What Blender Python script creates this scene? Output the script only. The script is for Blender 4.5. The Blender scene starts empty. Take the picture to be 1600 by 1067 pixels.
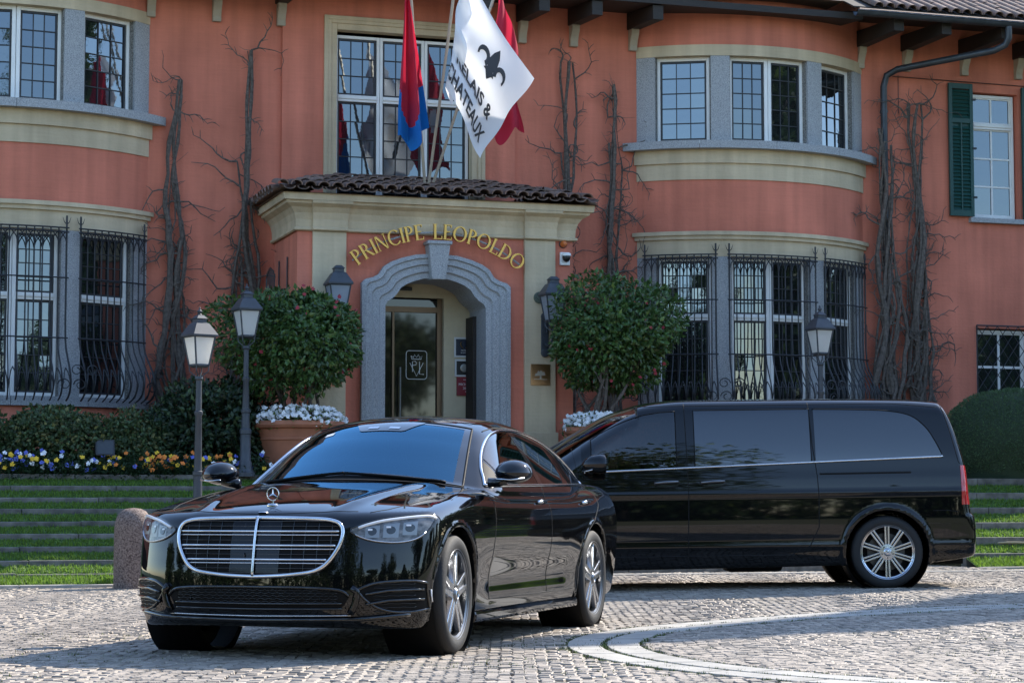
import bpy, bmesh, math, random
import numpy as np
from mathutils import Vector, Matrix
from mathutils.bvhtree import BVHTree

R = math.radians
scene = bpy.context.scene
COL = scene.collection

# ------------------------------------------------------------ camera
cam_d = bpy.data.cameras.new('camera')
cam = bpy.data.objects.new('camera', cam_d)
COL.objects.link(cam)
cam.location = (0, 0, 0.865)
cam.rotation_euler = (R(90 + 4.477), 0, 0)
cam_d.sensor_width = 36
cam_d.lens = 75.15
cam_d.clip_end = 2000
scene.camera = cam

# ------------------------------------------------------------ sky, sun, exposure
SUN_EL, SUN_DIR = R(39), (0.73, 0.68)          # horizontal direction towards the sun
sun_az = math.atan2(SUN_DIR[0], SUN_DIR[1])    # clockwise from +Y
world = bpy.data.worlds.new('World')
scene.world = world
world.use_nodes = True
wn = world.node_tree
sky = wn.nodes.new('ShaderNodeTexSky')
sky.sky_type = 'NISHITA'
sky.sun_disc = False
sky.sun_elevation = SUN_EL
sky.sun_rotation = sun_az
sky.air_density = 1.0
sky.dust_density = 0.35
sky.ozone_density = 2.5
wn.links.new(sky.outputs[0], wn.nodes['Background'].inputs[0])
wn.nodes['Background'].inputs[1].default_value = 0.15
sun_d = bpy.data.lights.new('sun', 'SUN')
sun_d.energy = 3.4
sun_d.angle = R(0.5)
sun_d.color = (1.0, 0.93, 0.82)
sun = bpy.data.objects.new('sun', sun_d)
COL.objects.link(sun)
_h = math.hypot(*SUN_DIR)
sv = Vector((SUN_DIR[0] / _h * math.cos(SUN_EL), SUN_DIR[1] / _h * math.cos(SUN_EL), math.sin(SUN_EL)))
sun.rotation_euler = sv.to_track_quat('Z', 'Y').to_euler()
vs = scene.view_settings
vs.view_transform = 'Standard'
vs.look = 'None'
vs.exposure = 1.5
vs.gamma = 1
vs.use_curve_mapping = False
scene.cycles.max_bounces = 6

# ------------------------------------------------------------ materials
MATS = {}
def mat(name, col, rough=0.6, metal=0.0, spec=0.5, var=0.0, vscale=8.0, bump=0.0, bscale=60.0,
        coat=0.0, ior=None, col2=None, detail=4.0, stretch=None, bdist=0.01, emit=None, objvar=0.0, trans=0.0):
    if name in MATS:
        return MATS[name]
    m = bpy.data.materials.new(name)
    m.use_nodes = True
    nt = m.node_tree
    b = nt.nodes['Principled BSDF']
    b.inputs['Base Color'].default_value = (*col, 1)
    b.inputs['Roughness'].default_value = rough
    b.inputs['Metallic'].default_value = metal
    b.inputs['Specular IOR Level'].default_value = spec
    if ior: b.inputs['IOR'].default_value = ior
    if trans: b.inputs['Transmission Weight'].default_value = trans
    if coat:
        b.inputs['Coat Weight'].default_value = coat
        b.inputs['Coat Roughness'].default_value = 0.02
    if emit:
        b.inputs['Emission Color'].default_value = (*emit[:3], 1)
        b.inputs['Emission Strength'].default_value = emit[3]
    tc = nt.nodes.new('ShaderNodeTexCoord')
    src = tc.outputs['Object']
    if stretch:
        mp = nt.nodes.new('ShaderNodeMapping')
        mp.inputs['Scale'].default_value = stretch
        nt.links.new(src, mp.inputs[0]); src = mp.outputs[0]
    out = None
    if var or col2:
        n = nt.nodes.new('ShaderNodeTexNoise')
        n.inputs['Scale'].default_value = vscale
        n.inputs['Detail'].default_value = detail
        nt.links.new(src, n.inputs['Vector'])
        r = nt.nodes.new('ShaderNodeValToRGB')
        r.color_ramp.elements[0].position = 0.32
        r.color_ramp.elements[1].position = 0.68
        c2 = col2 or tuple(min(1, c * (1 + var)) for c in col)
        c1 = col if col2 else tuple(c * (1 - var) for c in col)
        r.color_ramp.elements[0].color = (*c1, 1)
        r.color_ramp.elements[1].color = (*c2, 1)
        nt.links.new(n.outputs['Fac'], r.inputs[0])
        out = r.outputs[0]
    if objvar:
        oi = nt.nodes.new('ShaderNodeObjectInfo')
        ge = nt.nodes.new('ShaderNodeNewGeometry')
        ad = nt.nodes.new('ShaderNodeMath'); ad.operation = 'ADD'
        nt.links.new(oi.outputs['Random'], ad.inputs[0]); nt.links.new(ge.outputs['Random Per Island'], ad.inputs[1])
        fr = nt.nodes.new('ShaderNodeMath'); fr.operation = 'FRACT'
        nt.links.new(ad.outputs[0], fr.inputs[0])
        mr = nt.nodes.new('ShaderNodeMapRange')
        mr.inputs[3].default_value = 1 - objvar; mr.inputs[4].default_value = 1 + objvar
        nt.links.new(fr.outputs[0], mr.inputs[0])
        vm = nt.nodes.new('ShaderNodeVectorMath'); vm.operation = 'SCALE'
        if out: nt.links.new(out, vm.inputs[0])
        else: vm.inputs[0].default_value = col
        nt.links.new(mr.outputs[0], vm.inputs['Scale'])
        out = vm.outputs[0]
    if out: nt.links.new(out, b.inputs['Base Color'])
    if bump:
        n2 = nt.nodes.new('ShaderNodeTexNoise')
        n2.inputs['Scale'].default_value = bscale
        n2.inputs['Detail'].default_value = 5
        nt.links.new(src, n2.inputs['Vector'])
        bp = nt.nodes.new('ShaderNodeBump')
        bp.inputs['Strength'].default_value = bump
        bp.inputs['Distance'].default_value = bdist
        nt.links.new(n2.outputs['Fac'], bp.inputs['Height'])
        nt.links.new(bp.outputs[0], b.inputs['Normal'])
    MATS[name] = m
    return m

def plaster_mat(name, col):
    """lime render: blotchy tone, faint vertical rain streaks, trowel relief"""
    m = mat(name, col, rough=0.9, spec=0.25, var=0.14, vscale=0.9, bump=0.5, bscale=22, bdist=0.012, detail=7)
    nt = m.node_tree
    b = nt.nodes['Principled BSDF']
    base = b.inputs['Base Color'].links[0].from_socket
    tc = nt.nodes.new('ShaderNodeTexCoord')
    mp = nt.nodes.new('ShaderNodeMapping'); mp.inputs['Scale'].default_value = (5, 5, 0.35)
    n = nt.nodes.new('ShaderNodeTexNoise'); n.inputs['Scale'].default_value = 1.0; n.inputs['Detail'].default_value = 6
    nt.links.new(tc.outputs['Object'], mp.inputs[0]); nt.links.new(mp.outputs[0], n.inputs['Vector'])
    mp2 = nt.nodes.new('ShaderNodeMapping'); mp2.inputs['Scale'].default_value = (3, 3, 40)
    n2 = nt.nodes.new('ShaderNodeTexNoise'); n2.inputs['Scale'].default_value = 1.0; n2.inputs['Detail'].default_value = 3
    nt.links.new(tc.outputs['Object'], mp2.inputs[0]); nt.links.new(mp2.outputs[0], n2.inputs['Vector'])
    a = nt.nodes.new('ShaderNodeMath'); a.operation = 'MULTIPLY_ADD'; a.inputs[1].default_value = 0.22
    nt.links.new(n2.outputs['Fac'], a.inputs[0]); nt.links.new(n.outputs['Fac'], a.inputs[2])
    mr = nt.nodes.new('ShaderNodeMapRange')
    mr.inputs[1].default_value = 0.34; mr.inputs[2].default_value = 0.88
    mr.inputs[3].default_value = 0.82; mr.inputs[4].default_value = 1.2
    nt.links.new(a.outputs[0], mr.inputs[0])
    vm = nt.nodes.new('ShaderNodeVectorMath'); vm.operation = 'SCALE'
    nt.links.new(base, vm.inputs[0]); nt.links.new(mr.outputs[0], vm.inputs['Scale'])
    nt.links.new(vm.outputs[0], b.inputs['Base Color'])
    return m

M_RED = plaster_mat('red_render', (0.57, 0.185, 0.12))
M_CREAM = plaster_mat('cream_render', (0.53, 0.43, 0.29))
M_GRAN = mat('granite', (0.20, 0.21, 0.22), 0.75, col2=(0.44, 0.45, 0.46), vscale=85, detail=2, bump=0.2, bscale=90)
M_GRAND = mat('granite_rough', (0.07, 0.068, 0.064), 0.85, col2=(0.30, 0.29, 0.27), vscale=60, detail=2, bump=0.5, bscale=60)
M_WHITE = mat('white_paint', (0.74, 0.74, 0.72), 0.5, var=0.06, vscale=3)
M_LEAD = mat('window_iron', (0.018, 0.02, 0.024), 0.5)
M_PANE = mat('window_glass', (0.012, 0.013, 0.014), 0.015, spec=0.5, ior=2.3, bump=0.06, bscale=2.5, bdist=0.02)
M_PANE.node_tree.nodes['Principled BSDF'].inputs['Specular Tint'].default_value = (.78, .9, 1, 1)  # reflected sky made bluer through the pane's tint
M_IRON = mat('wrought_iron', (0.022, 0.024, 0.028), 0.5, bump=0.2, bscale=120)
M_WOODD = mat('dark_timber', (0.022, 0.017, 0.014), 0.7, var=0.3, vscale=6, stretch=(1, 8, 8))
M_SHUT = mat('green_shutter', (0.009, 0.055, 0.047), 0.5, var=0.12, vscale=5)
M_ZINC = mat('zinc_pipe', (0.05, 0.058, 0.068), 0.45, metal=0.4, var=0.2, vscale=4)
M_TILE = mat('roof_tile', (0.22, 0.13, 0.095), 0.85, col2=(0.13, 0.105, 0.09), vscale=9, objvar=0.3, bump=0.4, bscale=50)
M_STONE = mat('grey_stone', (0.085, 0.08, 0.07), 0.9, col2=(0.21, 0.195, 0.17), vscale=7, objvar=0.15, bump=0.5, bscale=35, detail=8)
M_PALE = mat('pale_stone', (0.33, 0.31, 0.275), 0.8, var=0.16, vscale=5, objvar=0.1, bump=0.4, bscale=40, detail=7)
M_COB = mat('cobble', (0.29, 0.245, 0.198), 0.7, var=0.3, vscale=5, objvar=0.22, bump=0.5, bscale=90)
M_JOINT = mat('sand_joint', (0.15, 0.135, 0.10), 0.95, col2=(0.15, 0.165, 0.075), vscale=1.3, bump=0.5, bscale=80)
M_SOIL = mat('soil', (0.035, 0.024, 0.016), 0.95, var=0.3, vscale=20, bump=0.6, bscale=30)
M_TERRA = mat('terracotta', (0.40, 0.155, 0.085), 0.85, var=0.16, vscale=4, bump=0.2, bscale=50)
M_GOLD = mat('gilded_metal', (0.52, 0.31, 0.085), 0.32, metal=1.0, bump=.15, bscale=30)
M_BRASS = mat('brass_plate', (0.62, 0.36, 0.2), 0.28, metal=1.0, bump=0.1, bscale=30)
M_BARK = mat('vine_bark', (0.06, 0.048, 0.04), 0.95, col2=(0.15, 0.125, 0.105), vscale=25, bump=0.7, bscale=60, objvar=0.12)

# ------------------------------------------------------------ mesh builder
class MB:
    def __init__(s): s.v = []; s.f = []; s.mi = []
    def add(s, vs_, fs, mi=0):
        o = len(s.v)
        s.v += [tuple(p) for p in vs_]
        s.f += [tuple(i + o for i in f) for f in fs]
        s.mi += [mi] * len(fs)
        return s
    def box(s, x0, x1, y0, y1, z0, z1, mi=0):
        v = [(x, y, z) for z in (z0, z1) for y in (y0, y1) for x in (x0, x1)]
        return s.add(v, [(0, 2, 3, 1), (4, 5, 7, 6), (0, 1, 5, 4), (2, 6, 7, 3), (0, 4, 6, 2), (1, 3, 7, 5)], mi)
    def hexa(s, b, t, mi=0):
        """b, t: four bottom and four top points, counter-clockwise from above"""
        return s.add(list(b) + list(t), [(3, 2, 1, 0), (4, 5, 6, 7), (0, 1, 5, 4), (1, 2, 6, 5), (2, 3, 7, 6), (3, 0, 4, 7)], mi)
    def prism(s, pts, d, mi=0):
        """pts: closed outline (3D), d: extrusion vector"""
        n = len(pts); d = Vector(d)
        v = [Vector(p) for p in pts]
        return s.add(v + [p + d for p in v], [tuple(range(n))[::-1], tuple(range(n, 2 * n))] +
                     [(i, (i + 1) % n, n + (i + 1) % n, n + i) for i in range(n)], mi)
    def tube(s, path, r, n=6, mi=0, cap=True):
        P = [Vector(p) for p in path]
        rs = r if isinstance(r, (list, tuple)) else [r] * len(P)
        up = None; rings = []
        for i, p in enumerate(P):
            t = (P[min(i + 1, len(P) - 1)] - P[max(i - 1, 0)])
            t = t.normalized() if t.length > 1e-9 else Vector((0, 0, 1))
            if up is None:
                up = Vector((0, 0, 1)) if abs(t.z) < 0.9 else Vector((1, 0, 0))
            a = t.cross(up)
            if a.length < 1e-6: a = t.orthogonal()
            a.normalize(); up = a.cross(t).normalized()
            rings.append([p + (a * math.cos(k * 2 * math.pi / n) + up * math.sin(k * 2 * math.pi / n)) * rs[i] for k in range(n)])
        fs = []
        for i in range(len(P) - 1):
            for k in range(n):
                fs.append((i * n + k, i * n + (k + 1) % n, (i + 1) * n + (k + 1) % n, (i + 1) * n + k))
        if cap:
            fs.append(tuple(range(n))[::-1]); fs.append(tuple(range((len(P) - 1) * n, len(P) * n)))
        return s.add([q for rg in rings for q in rg], fs, mi)
    def lathe(s, prof, c=(0, 0, 0), n=20, axis='z', mi=0, sx=1, sy=1):
        vs_ = []; m = len(prof)
        for k in range(n):
            a = k * 2 * math.pi / n
            for r_, h_ in prof:
                x, y = r_ * math.cos(a) * sx, r_ * math.sin(a) * sy
                q = (x, y, h_) if axis == 'z' else (x, h_, y) if axis == 'y' else (h_, x, y)
                vs_.append((q[0] + c[0], q[1] + c[1], q[2] + c[2]))
        fs = []
        for k in range(n):
            for i in range(m - 1):
                q = (k * m + i, ((k + 1) % n) * m + i, ((k + 1) % n) * m + i + 1, k * m + i + 1)
                fs.append(q if axis != 'y' else q[::-1])
        return s.add(vs_, fs, mi)
    def grid(s, P, mi=0, flip=False):
        n = len(P); m = len(P[0])
        fs = []
        for i in range(n - 1):
            for j in range(m - 1):
                q = (i * m + j, (i + 1) * m + j, (i + 1) * m + j + 1, i * m + j + 1)
                fs.append(q[::-1] if flip else q)
        return s.add([p for r_ in P for p in r_], fs, mi)
    def mesh(s, name, mats, smooth=False):
        me = bpy.data.meshes.new(name)
        me.from_pydata(s.v, [], s.f)
        for m in (mats if isinstance(mats, (list, tuple)) else [mats]): me.materials.append(m)
        if any(s.mi): me.polygons.foreach_set('material_index', s.mi)
        if smooth:
            me.polygons.foreach_set('use_smooth', [True] * len(me.polygons))
            if smooth != 'all': me.set_sharp_from_angle(angle=R(38))
        me.update()
        return me
    def build(s, name, mats, parent=None, smooth=False, bevel=0, loc=None, rot=None):
        return link(name, s.mesh(name, mats, smooth), parent, bevel, loc, rot)

def link(name, me, parent=None, bevel=0, loc=None, rot=None):
    o = bpy.data.objects.new(name, me)
    COL.objects.link(o)
    if parent: o.parent = parent
    if loc: o.location = loc
    if rot: o.rotation_euler = rot
    if bevel:
        bv = o.modifiers.new('bevel', 'BEVEL'); bv.width = bevel; bv.segments = 2; bv.limit_method = 'ANGLE'
    return o

def tag(o, label, cat, group=None):
    o['label'] = label; o['category'] = cat
    if group: o['group'] = group
    return o
def thing(name, label, cat, loc=(0, 0, 0), rotz=0, group=None):
    o = link(name, None); o.location = loc; o.rotation_euler = (0, 0, rotz)
    return tag(o, label, cat, group)
def sub(name, parent, loc=None, rot=None):
    return link(name, None, parent, 0, loc, rot)
def structure(o):
    o['kind'] = 'structure'; return o
def stuff(o):
    o['kind'] = 'stuff'; return o
def copy_tree(o, parent=None):
    c = o.copy(); COL.objects.link(c); c.parent = parent
    for ch in list(o.children): copy_tree(ch, c)
    return c

# ------------------------------------------------------------ facade frame: x along the wall, -y towards the drive
TH = R(18)
FO = Vector((-1.494, 31.522, 0))
def fplace(o, u=0, n=0, z=0):
    o.location = (FO.x + u * math.cos(TH) + n * math.sin(TH), FO.y + u * math.sin(TH) - n * math.cos(TH), z)
    o.rotation_euler = (0, 0, TH)
    return o
def to_f(X, Y):
    dx, dy = X - FO.x, Y - FO.y
    return dx * math.cos(TH) + dy * math.sin(TH), dx * math.sin(TH) - dy * math.cos(TH)
def smooth01(t):
    t = max(0.0, min(1.0, t)); return t * t * (3 - 2 * t)
def ground_z(X, Y):
    return 0.10 * smooth01((0.8 * X + 0.6 * (Y - 17) - 0.3) / 5.2)
def lerp(a, b, t): return a + (b - a) * t
def interp(x, pts):
    """monotone-ish smooth interpolation (Catmull-Rom through the points), works on arrays"""
    xs = np.array([p[0] for p in pts], float); ys = np.array([p[1] for p in pts], float)
    if xs[0] > xs[-1]: xs = xs[::-1]; ys = ys[::-1]
    x = np.asarray(x, float)
    d = np.diff(ys) / np.diff(xs)
    mm = np.zeros(len(xs))
    mm[1:-1] = np.where(d[1:] * d[:-1] > 0, 2 * d[1:] * d[:-1] / np.where(d[1:] + d[:-1] == 0, 1, d[1:] + d[:-1]), 0)
    mm[0] = d[0]; mm[-1] = d[-1]
    i = np.clip(np.searchsorted(xs, x) - 1, 0, len(xs) - 2)
    h = xs[i + 1] - xs[i]
    t = np.clip((x - xs[i]) / h, 0, 1)
    a = ys[i]; b = ys[i + 1]; m0 = mm[i] * h; m1 = mm[i + 1] * h
    r = (2 * t**3 - 3 * t**2 + 1) * a + (t**3 - 2 * t**2 + t) * m0 + (-2 * t**3 + 3 * t**2) * b + (t**3 - t**2) * m1
    lo = x < xs[0]; hi = x > xs[-1]
    r = np.where(lo, ys[0] + (x - xs[0]) * mm[0], r)
    r = np.where(hi, ys[-1] + (x - xs[-1]) * mm[-1], r)
    return r

def leaf_mat(name, col, rough=.45, v=.45, tr=.3):
    m = mat(name, col, rough, objvar=v)
    nt = m.node_tree; b = nt.nodes['Principled BSDF']; o = nt.nodes['Material Output']
    t = nt.nodes.new('ShaderNodeBsdfTranslucent')
    src = b.inputs['Base Color'].links[0].from_socket
    nt.links.new(src, t.inputs[0])
    mx = nt.nodes.new('ShaderNodeMixShader'); mx.inputs[0].default_value = tr
    nt.links.new(b.outputs[0], mx.inputs[1]); nt.links.new(t.outputs[0], mx.inputs[2]); nt.links.new(mx.outputs[0], o.inputs[0])
    return m
# ============================================================ ground
rng = random.Random(7)
def build_ground():
    xs = [-300, -120, -60, -30] + [-20 + i * 1.0 for i in range(41)] + [30, 60, 120, 300]
    ys = [-300, -120, -50, -20] + [-6 + i * 1.0 for i in range(48)] + [60, 120, 300]
    mb = MB()
    mb.grid([[(x, y, ground_z(x, y) - 0.022) for y in ys] for x in xs])
    drive = structure(mb.build('driveway', M_JOINT, smooth=True))
    lawn = MB()
    ring_ = [[(3 + r_ * math.cos(a), 12 + r_ * math.sin(a), ground_z(3 + r_ * math.cos(a), 12 + r_ * math.sin(a)) + .03) for a in [2 * math.pi * k / 64 for k in range(65)]] for r_ in (21, 24, 30, 60, 260)]
    lawn.grid([[p if not (p[1] > 21 and abs(p[0]) < 12) else (p[0], p[1], -.3) for p in r_] for r_ in ring_])
    structure(lawn.build('lawn', mat('park_lawn', (.028, .052, .014), .95, var=.3, vscale=.6), smooth=True))
    drive['label'] = 'cobbled forecourt of small grey-brown setts with mossy joints'
    cx, cy, r0 = 4.55, 13.65, 4.2
    # ring stones
    ring = structure(sub('stone_ring', drive))
    for (ra, rb, n) in ((3.99, 4.20, 34), (3.74, 3.95, 32)):
        for k in range(n):
            a0 = 2 * math.pi * k / n + 0.004; a1 = 2 * math.pi * (k + 1) / n - 0.004
            b = []; t = []
            seg = [(ra, a0), (rb, a0), (rb, (a0 + a1) / 2), (rb, a1), (ra, a1), (ra, (a0 + a1) / 2)]
            pts = [(cx + r_ * math.cos(a), cy + r_ * math.sin(a)) for r_, a in seg]
            if cy + rb * math.sin(a0) < 9.5 or cx + rb * math.cos(a0) > 7: continue
            MB().prism([(p[0], p[1], ground_z(*p) - 0.056) for p in pts], (0, 0, 0.062)).build('paving_stone', M_PALE, ring, bevel=0.006)
    # cobbles: rows on arcs; list of (cx, cy, angle, w, l)
    cob = []
    s = 0.076
    def fan_ok(X, Y):
        d = math.hypot(X - cx, Y - cy)
        if 3.7 < d < 4.24: return False
        u, n = to_f(X, Y)
        if n < 6.35 and not (4.1 < u < 6.2): return False
        if n < 3.2: return False
        # visible wedge only
        if abs(X) > 0.29 * Y + 1.5: return False
        return True
    # inside the ring: concentric rows
    r_ = 3.68
    while r_ > 0.2:
        n = int(2 * math.pi * r_ / s); off = rng.random()
        for k in range(n):
            a = 2 * math.pi * (k + off + rng.uniform(-.12, .12)) / n
            X, Y = cx + (r_ - s / 2) * math.cos(a), cy + (r_ - s / 2) * math.sin(a)
            if abs(X) < 0.29 * Y + 1.5 and Y > 8.5: cob.append((X, Y, a + math.pi / 2))
        r_ -= s
    # outside: segmental arcs, 1.4 m wide fans
    fw = 1.4
    Y0 = 8.6
    for col in range(-8, 9):
        xc = col * fw
        for row in range(0, 330):
            yb = Y0 + row * s
            if yb > 31: break
            m = int(fw * 1.12 / s)
            for k in range(m):
                q = (k + 0.5) / m * 2 - 1
                X = xc + q * fw / 2 + rng.uniform(-.010, .010)
                Y = yb + 0.42 * (1 - q * q) + rng.uniform(-.01, .01)
                if fan_ok(X, Y): cob.append((X, Y, math.atan(-1.2 * q * 0.5)))
    def stone(mb, X, Y, a, z):
        hw, hl = s * rng.uniform(.42, .48), s * rng.uniform(.41, .48)
        ca, sa = math.cos(a), math.sin(a)
        h = rng.uniform(-.004, .005)
        tx, ty = rng.uniform(-.05, .05), rng.uniform(-.05, .05)
        v = []
        for (kx, kz) in ((1.0, -0.03), (0.985, -0.004), (0.84, 0.0015)):
            for (i, j) in ((-1, -1), (1, -1), (1, 1), (-1, 1)):
                px, py = i * hw * kx, j * hl * kx
                v.append((X + px * ca - py * sa, Y + px * sa + py * ca, z + h + kz + px * tx + py * ty))
        f = [(8, 9, 10, 11)]
        for b in (0, 4):
            for i in range(4): f.append((b + i, b + (i + 1) % 4, b + 4 + (i + 1) % 4, b + 4 + i))
        mb.add(v, f)
    cob.sort(key=lambda c: math.hypot(c[0], c[1]))
    vis = [c for c in cob if abs(c[0]) < 0.235 * c[1] and c[1] > 10.95]
    near = set(id(c) for c in vis[:300])
    mb = MB()
    for c in cob:
        z = ground_z(c[0], c[1])
        if id(c) in near:
            m1 = MB(); stone(m1, 0, 0, c[2], 0)
            m1.build('cobble', M_COB, drive, smooth=True, loc=(c[0], c[1], z))
        else:
            stone(mb, c[0], c[1], c[2], z)
    stuff(mb.build('cobblestones', M_COB, drive, smooth=True))
    # weeds in the joints
    mw = MB()
    for _ in range(5200):
        if rng.random() < .5:
            a = rng.uniform(0, 2 * math.pi); d = rng.choice((4.22, 3.97, 3.72)) + rng.gauss(0, .012)
            X, Y = cx + d * math.cos(a), cy + d * math.sin(a)
        else:
            X, Y = rng.uniform(-4, 4), rng.uniform(10.8, 15)
            if math.sin(X * 2.1 + 1) + math.sin(Y * 3.3 + X) < .5: continue
        for _b in range(3):
            a = rng.uniform(0, 6.28); l = rng.uniform(.008, .022)
            x2, y2 = X + rng.uniform(-.02, .02), Y + rng.uniform(-.02, .02)
            z = ground_z(X, Y) - .004
            mw.add([(x2 - .004 * math.sin(a), y2 + .004 * math.cos(a), z), (x2 + .004 * math.sin(a), y2 - .004 * math.cos(a), z),
                    (x2 + l * .6 * math.cos(a), y2 + l * .6 * math.sin(a), z + l)], [(0, 1, 2)])
    stuff(mw.build('joint_weeds', mat('weed', (0.10, 0.135, 0.03), 0.8, objvar=.4), drive))
    # pale stone band across the drive behind the van
    band = structure(sub('stone_band', drive))
    for k in range(26):
        u0 = -2.0 + k * .6; n0 = 6.95
        pts = []
        for (u, n) in ((u0, n0), (u0 + .592, n0), (u0 + .592, n0 + .2), (u0, n0 + .2)):
            pts.append((FO.x + u * math.cos(TH) + n * math.sin(TH), FO.y + u * math.sin(TH) - n * math.cos(TH)))
        pts = pts[::-1]
        MB().prism([(p[0], p[1], ground_z(*p) - .04) for p in pts], (0, 0, .052)).build('paving_stone', M_PALE, band, bevel=.005)
build_ground()

# ------------------------------------------------------------ terraces (facade frame)
NSTEP, N0, DN, DZ = 9, 6.30, 0.345, 0.142
M_GRASS = leaf_mat('grass_blade', (0.15, 0.26, 0.035), 0.6, 0.4, 0.5)
M_TURF = mat('turf', (0.04, 0.09, 0.016), 0.95, col2=(0.07, 0.13, 0.028), vscale=14, bump=0.6, bscale=60)
def terrace(u0, u1, nm, n0=N0, steps=NSTEP, zb=0.0):
    root = fplace(structure(link(nm, None)))
    tz = (NSTEP * DZ + .02 - zb) / steps
    mb = MB()
    gm = MB()
    # kerb at the foot
    u = u0
    while u < u1 - .05:
        l = min(rng.uniform(.9, 1.3), u1 - u)
        MB().box(u + .003, u + l - .003, -(n0 + .16), -n0, zb - .15, zb + .035).build('kerb_stone', M_PALE, root, bevel=.008)
        u += l
    for i in range(steps):
        n = n0 - (i + 1) * DN + .04
        z = zb + (i + 1) * tz
        zl = zb + i * tz + (.03 if i == 0 else 0)
        # grass bank in front of this riser: from previous stone back to this stone's foot
        nf = n0 if i == 0 else n0 - i * DN + .04 - .13
        zg = zl + .54 * tz
        mb.add([(u0, -nf, zl - .004), (u1, -nf, zl - .004), (u1, -n, zg), (u0, -n, zg)], [(0, 1, 2, 3)])
        cnt = int((u1 - u0) * (900 if i > 0 else 1500))
        for _ in range(cnt):
            uu = rng.uniform(u0, u1); t = rng.random()
            nn = lerp(nf, n, t); zz = lerp(zl, zg, t) - .004
            a = rng.uniform(0, 6.28); l = rng.uniform(.022, .05) * (1.3 if i == 0 else 1); w = .006
            dx, dy = math.cos(a) * l * .5, math.sin(a) * l * .5
            gm.add([(uu - w * math.sin(a), -nn + w * math.cos(a), zz), (uu + w * math.sin(a), -nn - w * math.cos(a), zz), (uu + dx, -nn + dy, zz + l)], [(0, 1, 2)])
        # riser stones
        u = u0 - rng.uniform(0, .5)
        while u < u1:
            l = rng.uniform(.9, 1.5)
            a, b = max(u, u0), min(u + l, u1)
            if b - a > .08:
                j = rng.uniform(-.012, .012); dzz = rng.uniform(-.006, .006)
                MB().box(a + .004, b - .004, -(n + j), -(n - .13), zg - .12, z + dzz).build('terrace_stone', M_STONE, root, bevel=.01)
            u += l
    mb.build('turf', M_TURF, root)
    stuff(gm.build('grass', M_GRASS, root))
    ntop = n0 - steps * DN - .09
    return root, ntop
terrace(-9.5, -2.05, 'terrace_left')
terrace(6.3, 13.5, 'terrace_right', n0=5.35, steps=6, zb=.07)
# entrance stair between the lawns: broad stone steps
def stair():
    root = fplace(structure(link('entrance_stairs', None)))
    for i in range(NSTEP):
        n = N0 - i * DN
        z0 = i * DZ - .2; z1 = (i + 1) * DZ + .03
        u = -2.0
        while u < 4.0:
            l = min(1.5, 4.0 - u)
            MB().box(u + .003, u + l - .003, -n, -(n - DN - .12), z0, z1).build('step_stone', M_STONE, root, bevel=.01)
            u += l
    return root
stair()
def upper_ground():
    mb = MB()
    mb.box(-14, 6.29, -(N0 - NSTEP * DN), 1.0, .6, NSTEP * DZ + .0)
    mb.box(6.29, 16, -(5.35 - 6 * DN), 1.0, .6, NSTEP * DZ + .0)
    mb.box(4.0, 6.29, -4.6, -(N0 - NSTEP * DN), .6, NSTEP * DZ - .5)
    return structure(fplace(mb.build('upper_terrace', M_SOIL)))
upper_ground()
# ============================================================ the villa
hotel = fplace(thing('hotel_villa', 'red rendered villa with curved granite bays, leaded windows and cream mouldings', 'building'))
BR, BHALF, BSAG = 2.85, 42.5, 0.75
BAYC = {'r': 5.52, 'l': -5.84}

def wall_sheet(mb, u0, u1, z0, z1, y, holes, depth=.25):
    us = sorted({u0, u1} | {v for h in holes for v in h[:2]}); zs = sorted({z0, z1} | {v for h in holes for v in h[2:4]})
    for i in range(len(us) - 1):
        for j in range(len(zs) - 1):
            cu, cz = (us[i] + us[i + 1]) / 2, (zs[j] + zs[j + 1]) / 2
            if any(h[0] < cu < h[1] and h[2] < cz < h[3] for h in holes): continue
            mb.add([(us[i], y, zs[j]), (us[i + 1], y, zs[j]), (us[i + 1], y, zs[j + 1]), (us[i], y, zs[j + 1])], [(0, 1, 2, 3)])
    for (a, b, c, d) in holes:
        q = y + depth
        for p in (((a, y, c), (a, y, d), (a, q, d), (a, q, c)), ((b, y, d), (b, y, c), (b, q, c), (b, q, d)),
                  ((a, y, d), (b, y, d), (b, q, d), (a, q, d)), ((b, y, c), (a, y, c), (a, q, c), (b, q, c))):
            mb.add(p, [(0, 1, 2, 3)])

def main_wall():
    mb = MB()
    holes = [(-1.34, 1.10, 5.0, 8.10), (9.44, 10.30, 5.56, 7.64), (9.46, 10.42, 2.55, 3.78), (-.95, .75, 1.2, 4.3)]
    wall_sheet(mb, -16, 16, 1.1, 8.75, 0, holes)
    mb.build('wall', M_RED, hotel)
    mc = MB()   # centre pier standing slightly proud
    wall_sheet(mc, -1.98, 1.60, 5.0, 9.6, -.06, [(-1.34, 1.10, 5.0, 8.10)], .06)
    for u, s in ((-1.98, 1), (1.60, -1)):
        mc.add([(u, 0, 5), (u, -.06, 5), (u, -.06, 9.6), (u, 0, 9.6)], [(0, 1, 2, 3) if s < 0 else (3, 2, 1, 0)])
    mc.build('wall_pier', M_RED, hotel)
    mk = MB().box(-16, 16, .9, 1.0, 1.1, 8.7)
    mk.build('room_backing', mat('dark_room', (0.012, 0.011, 0.01), 0.9), hotel)
main_wall()

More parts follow.
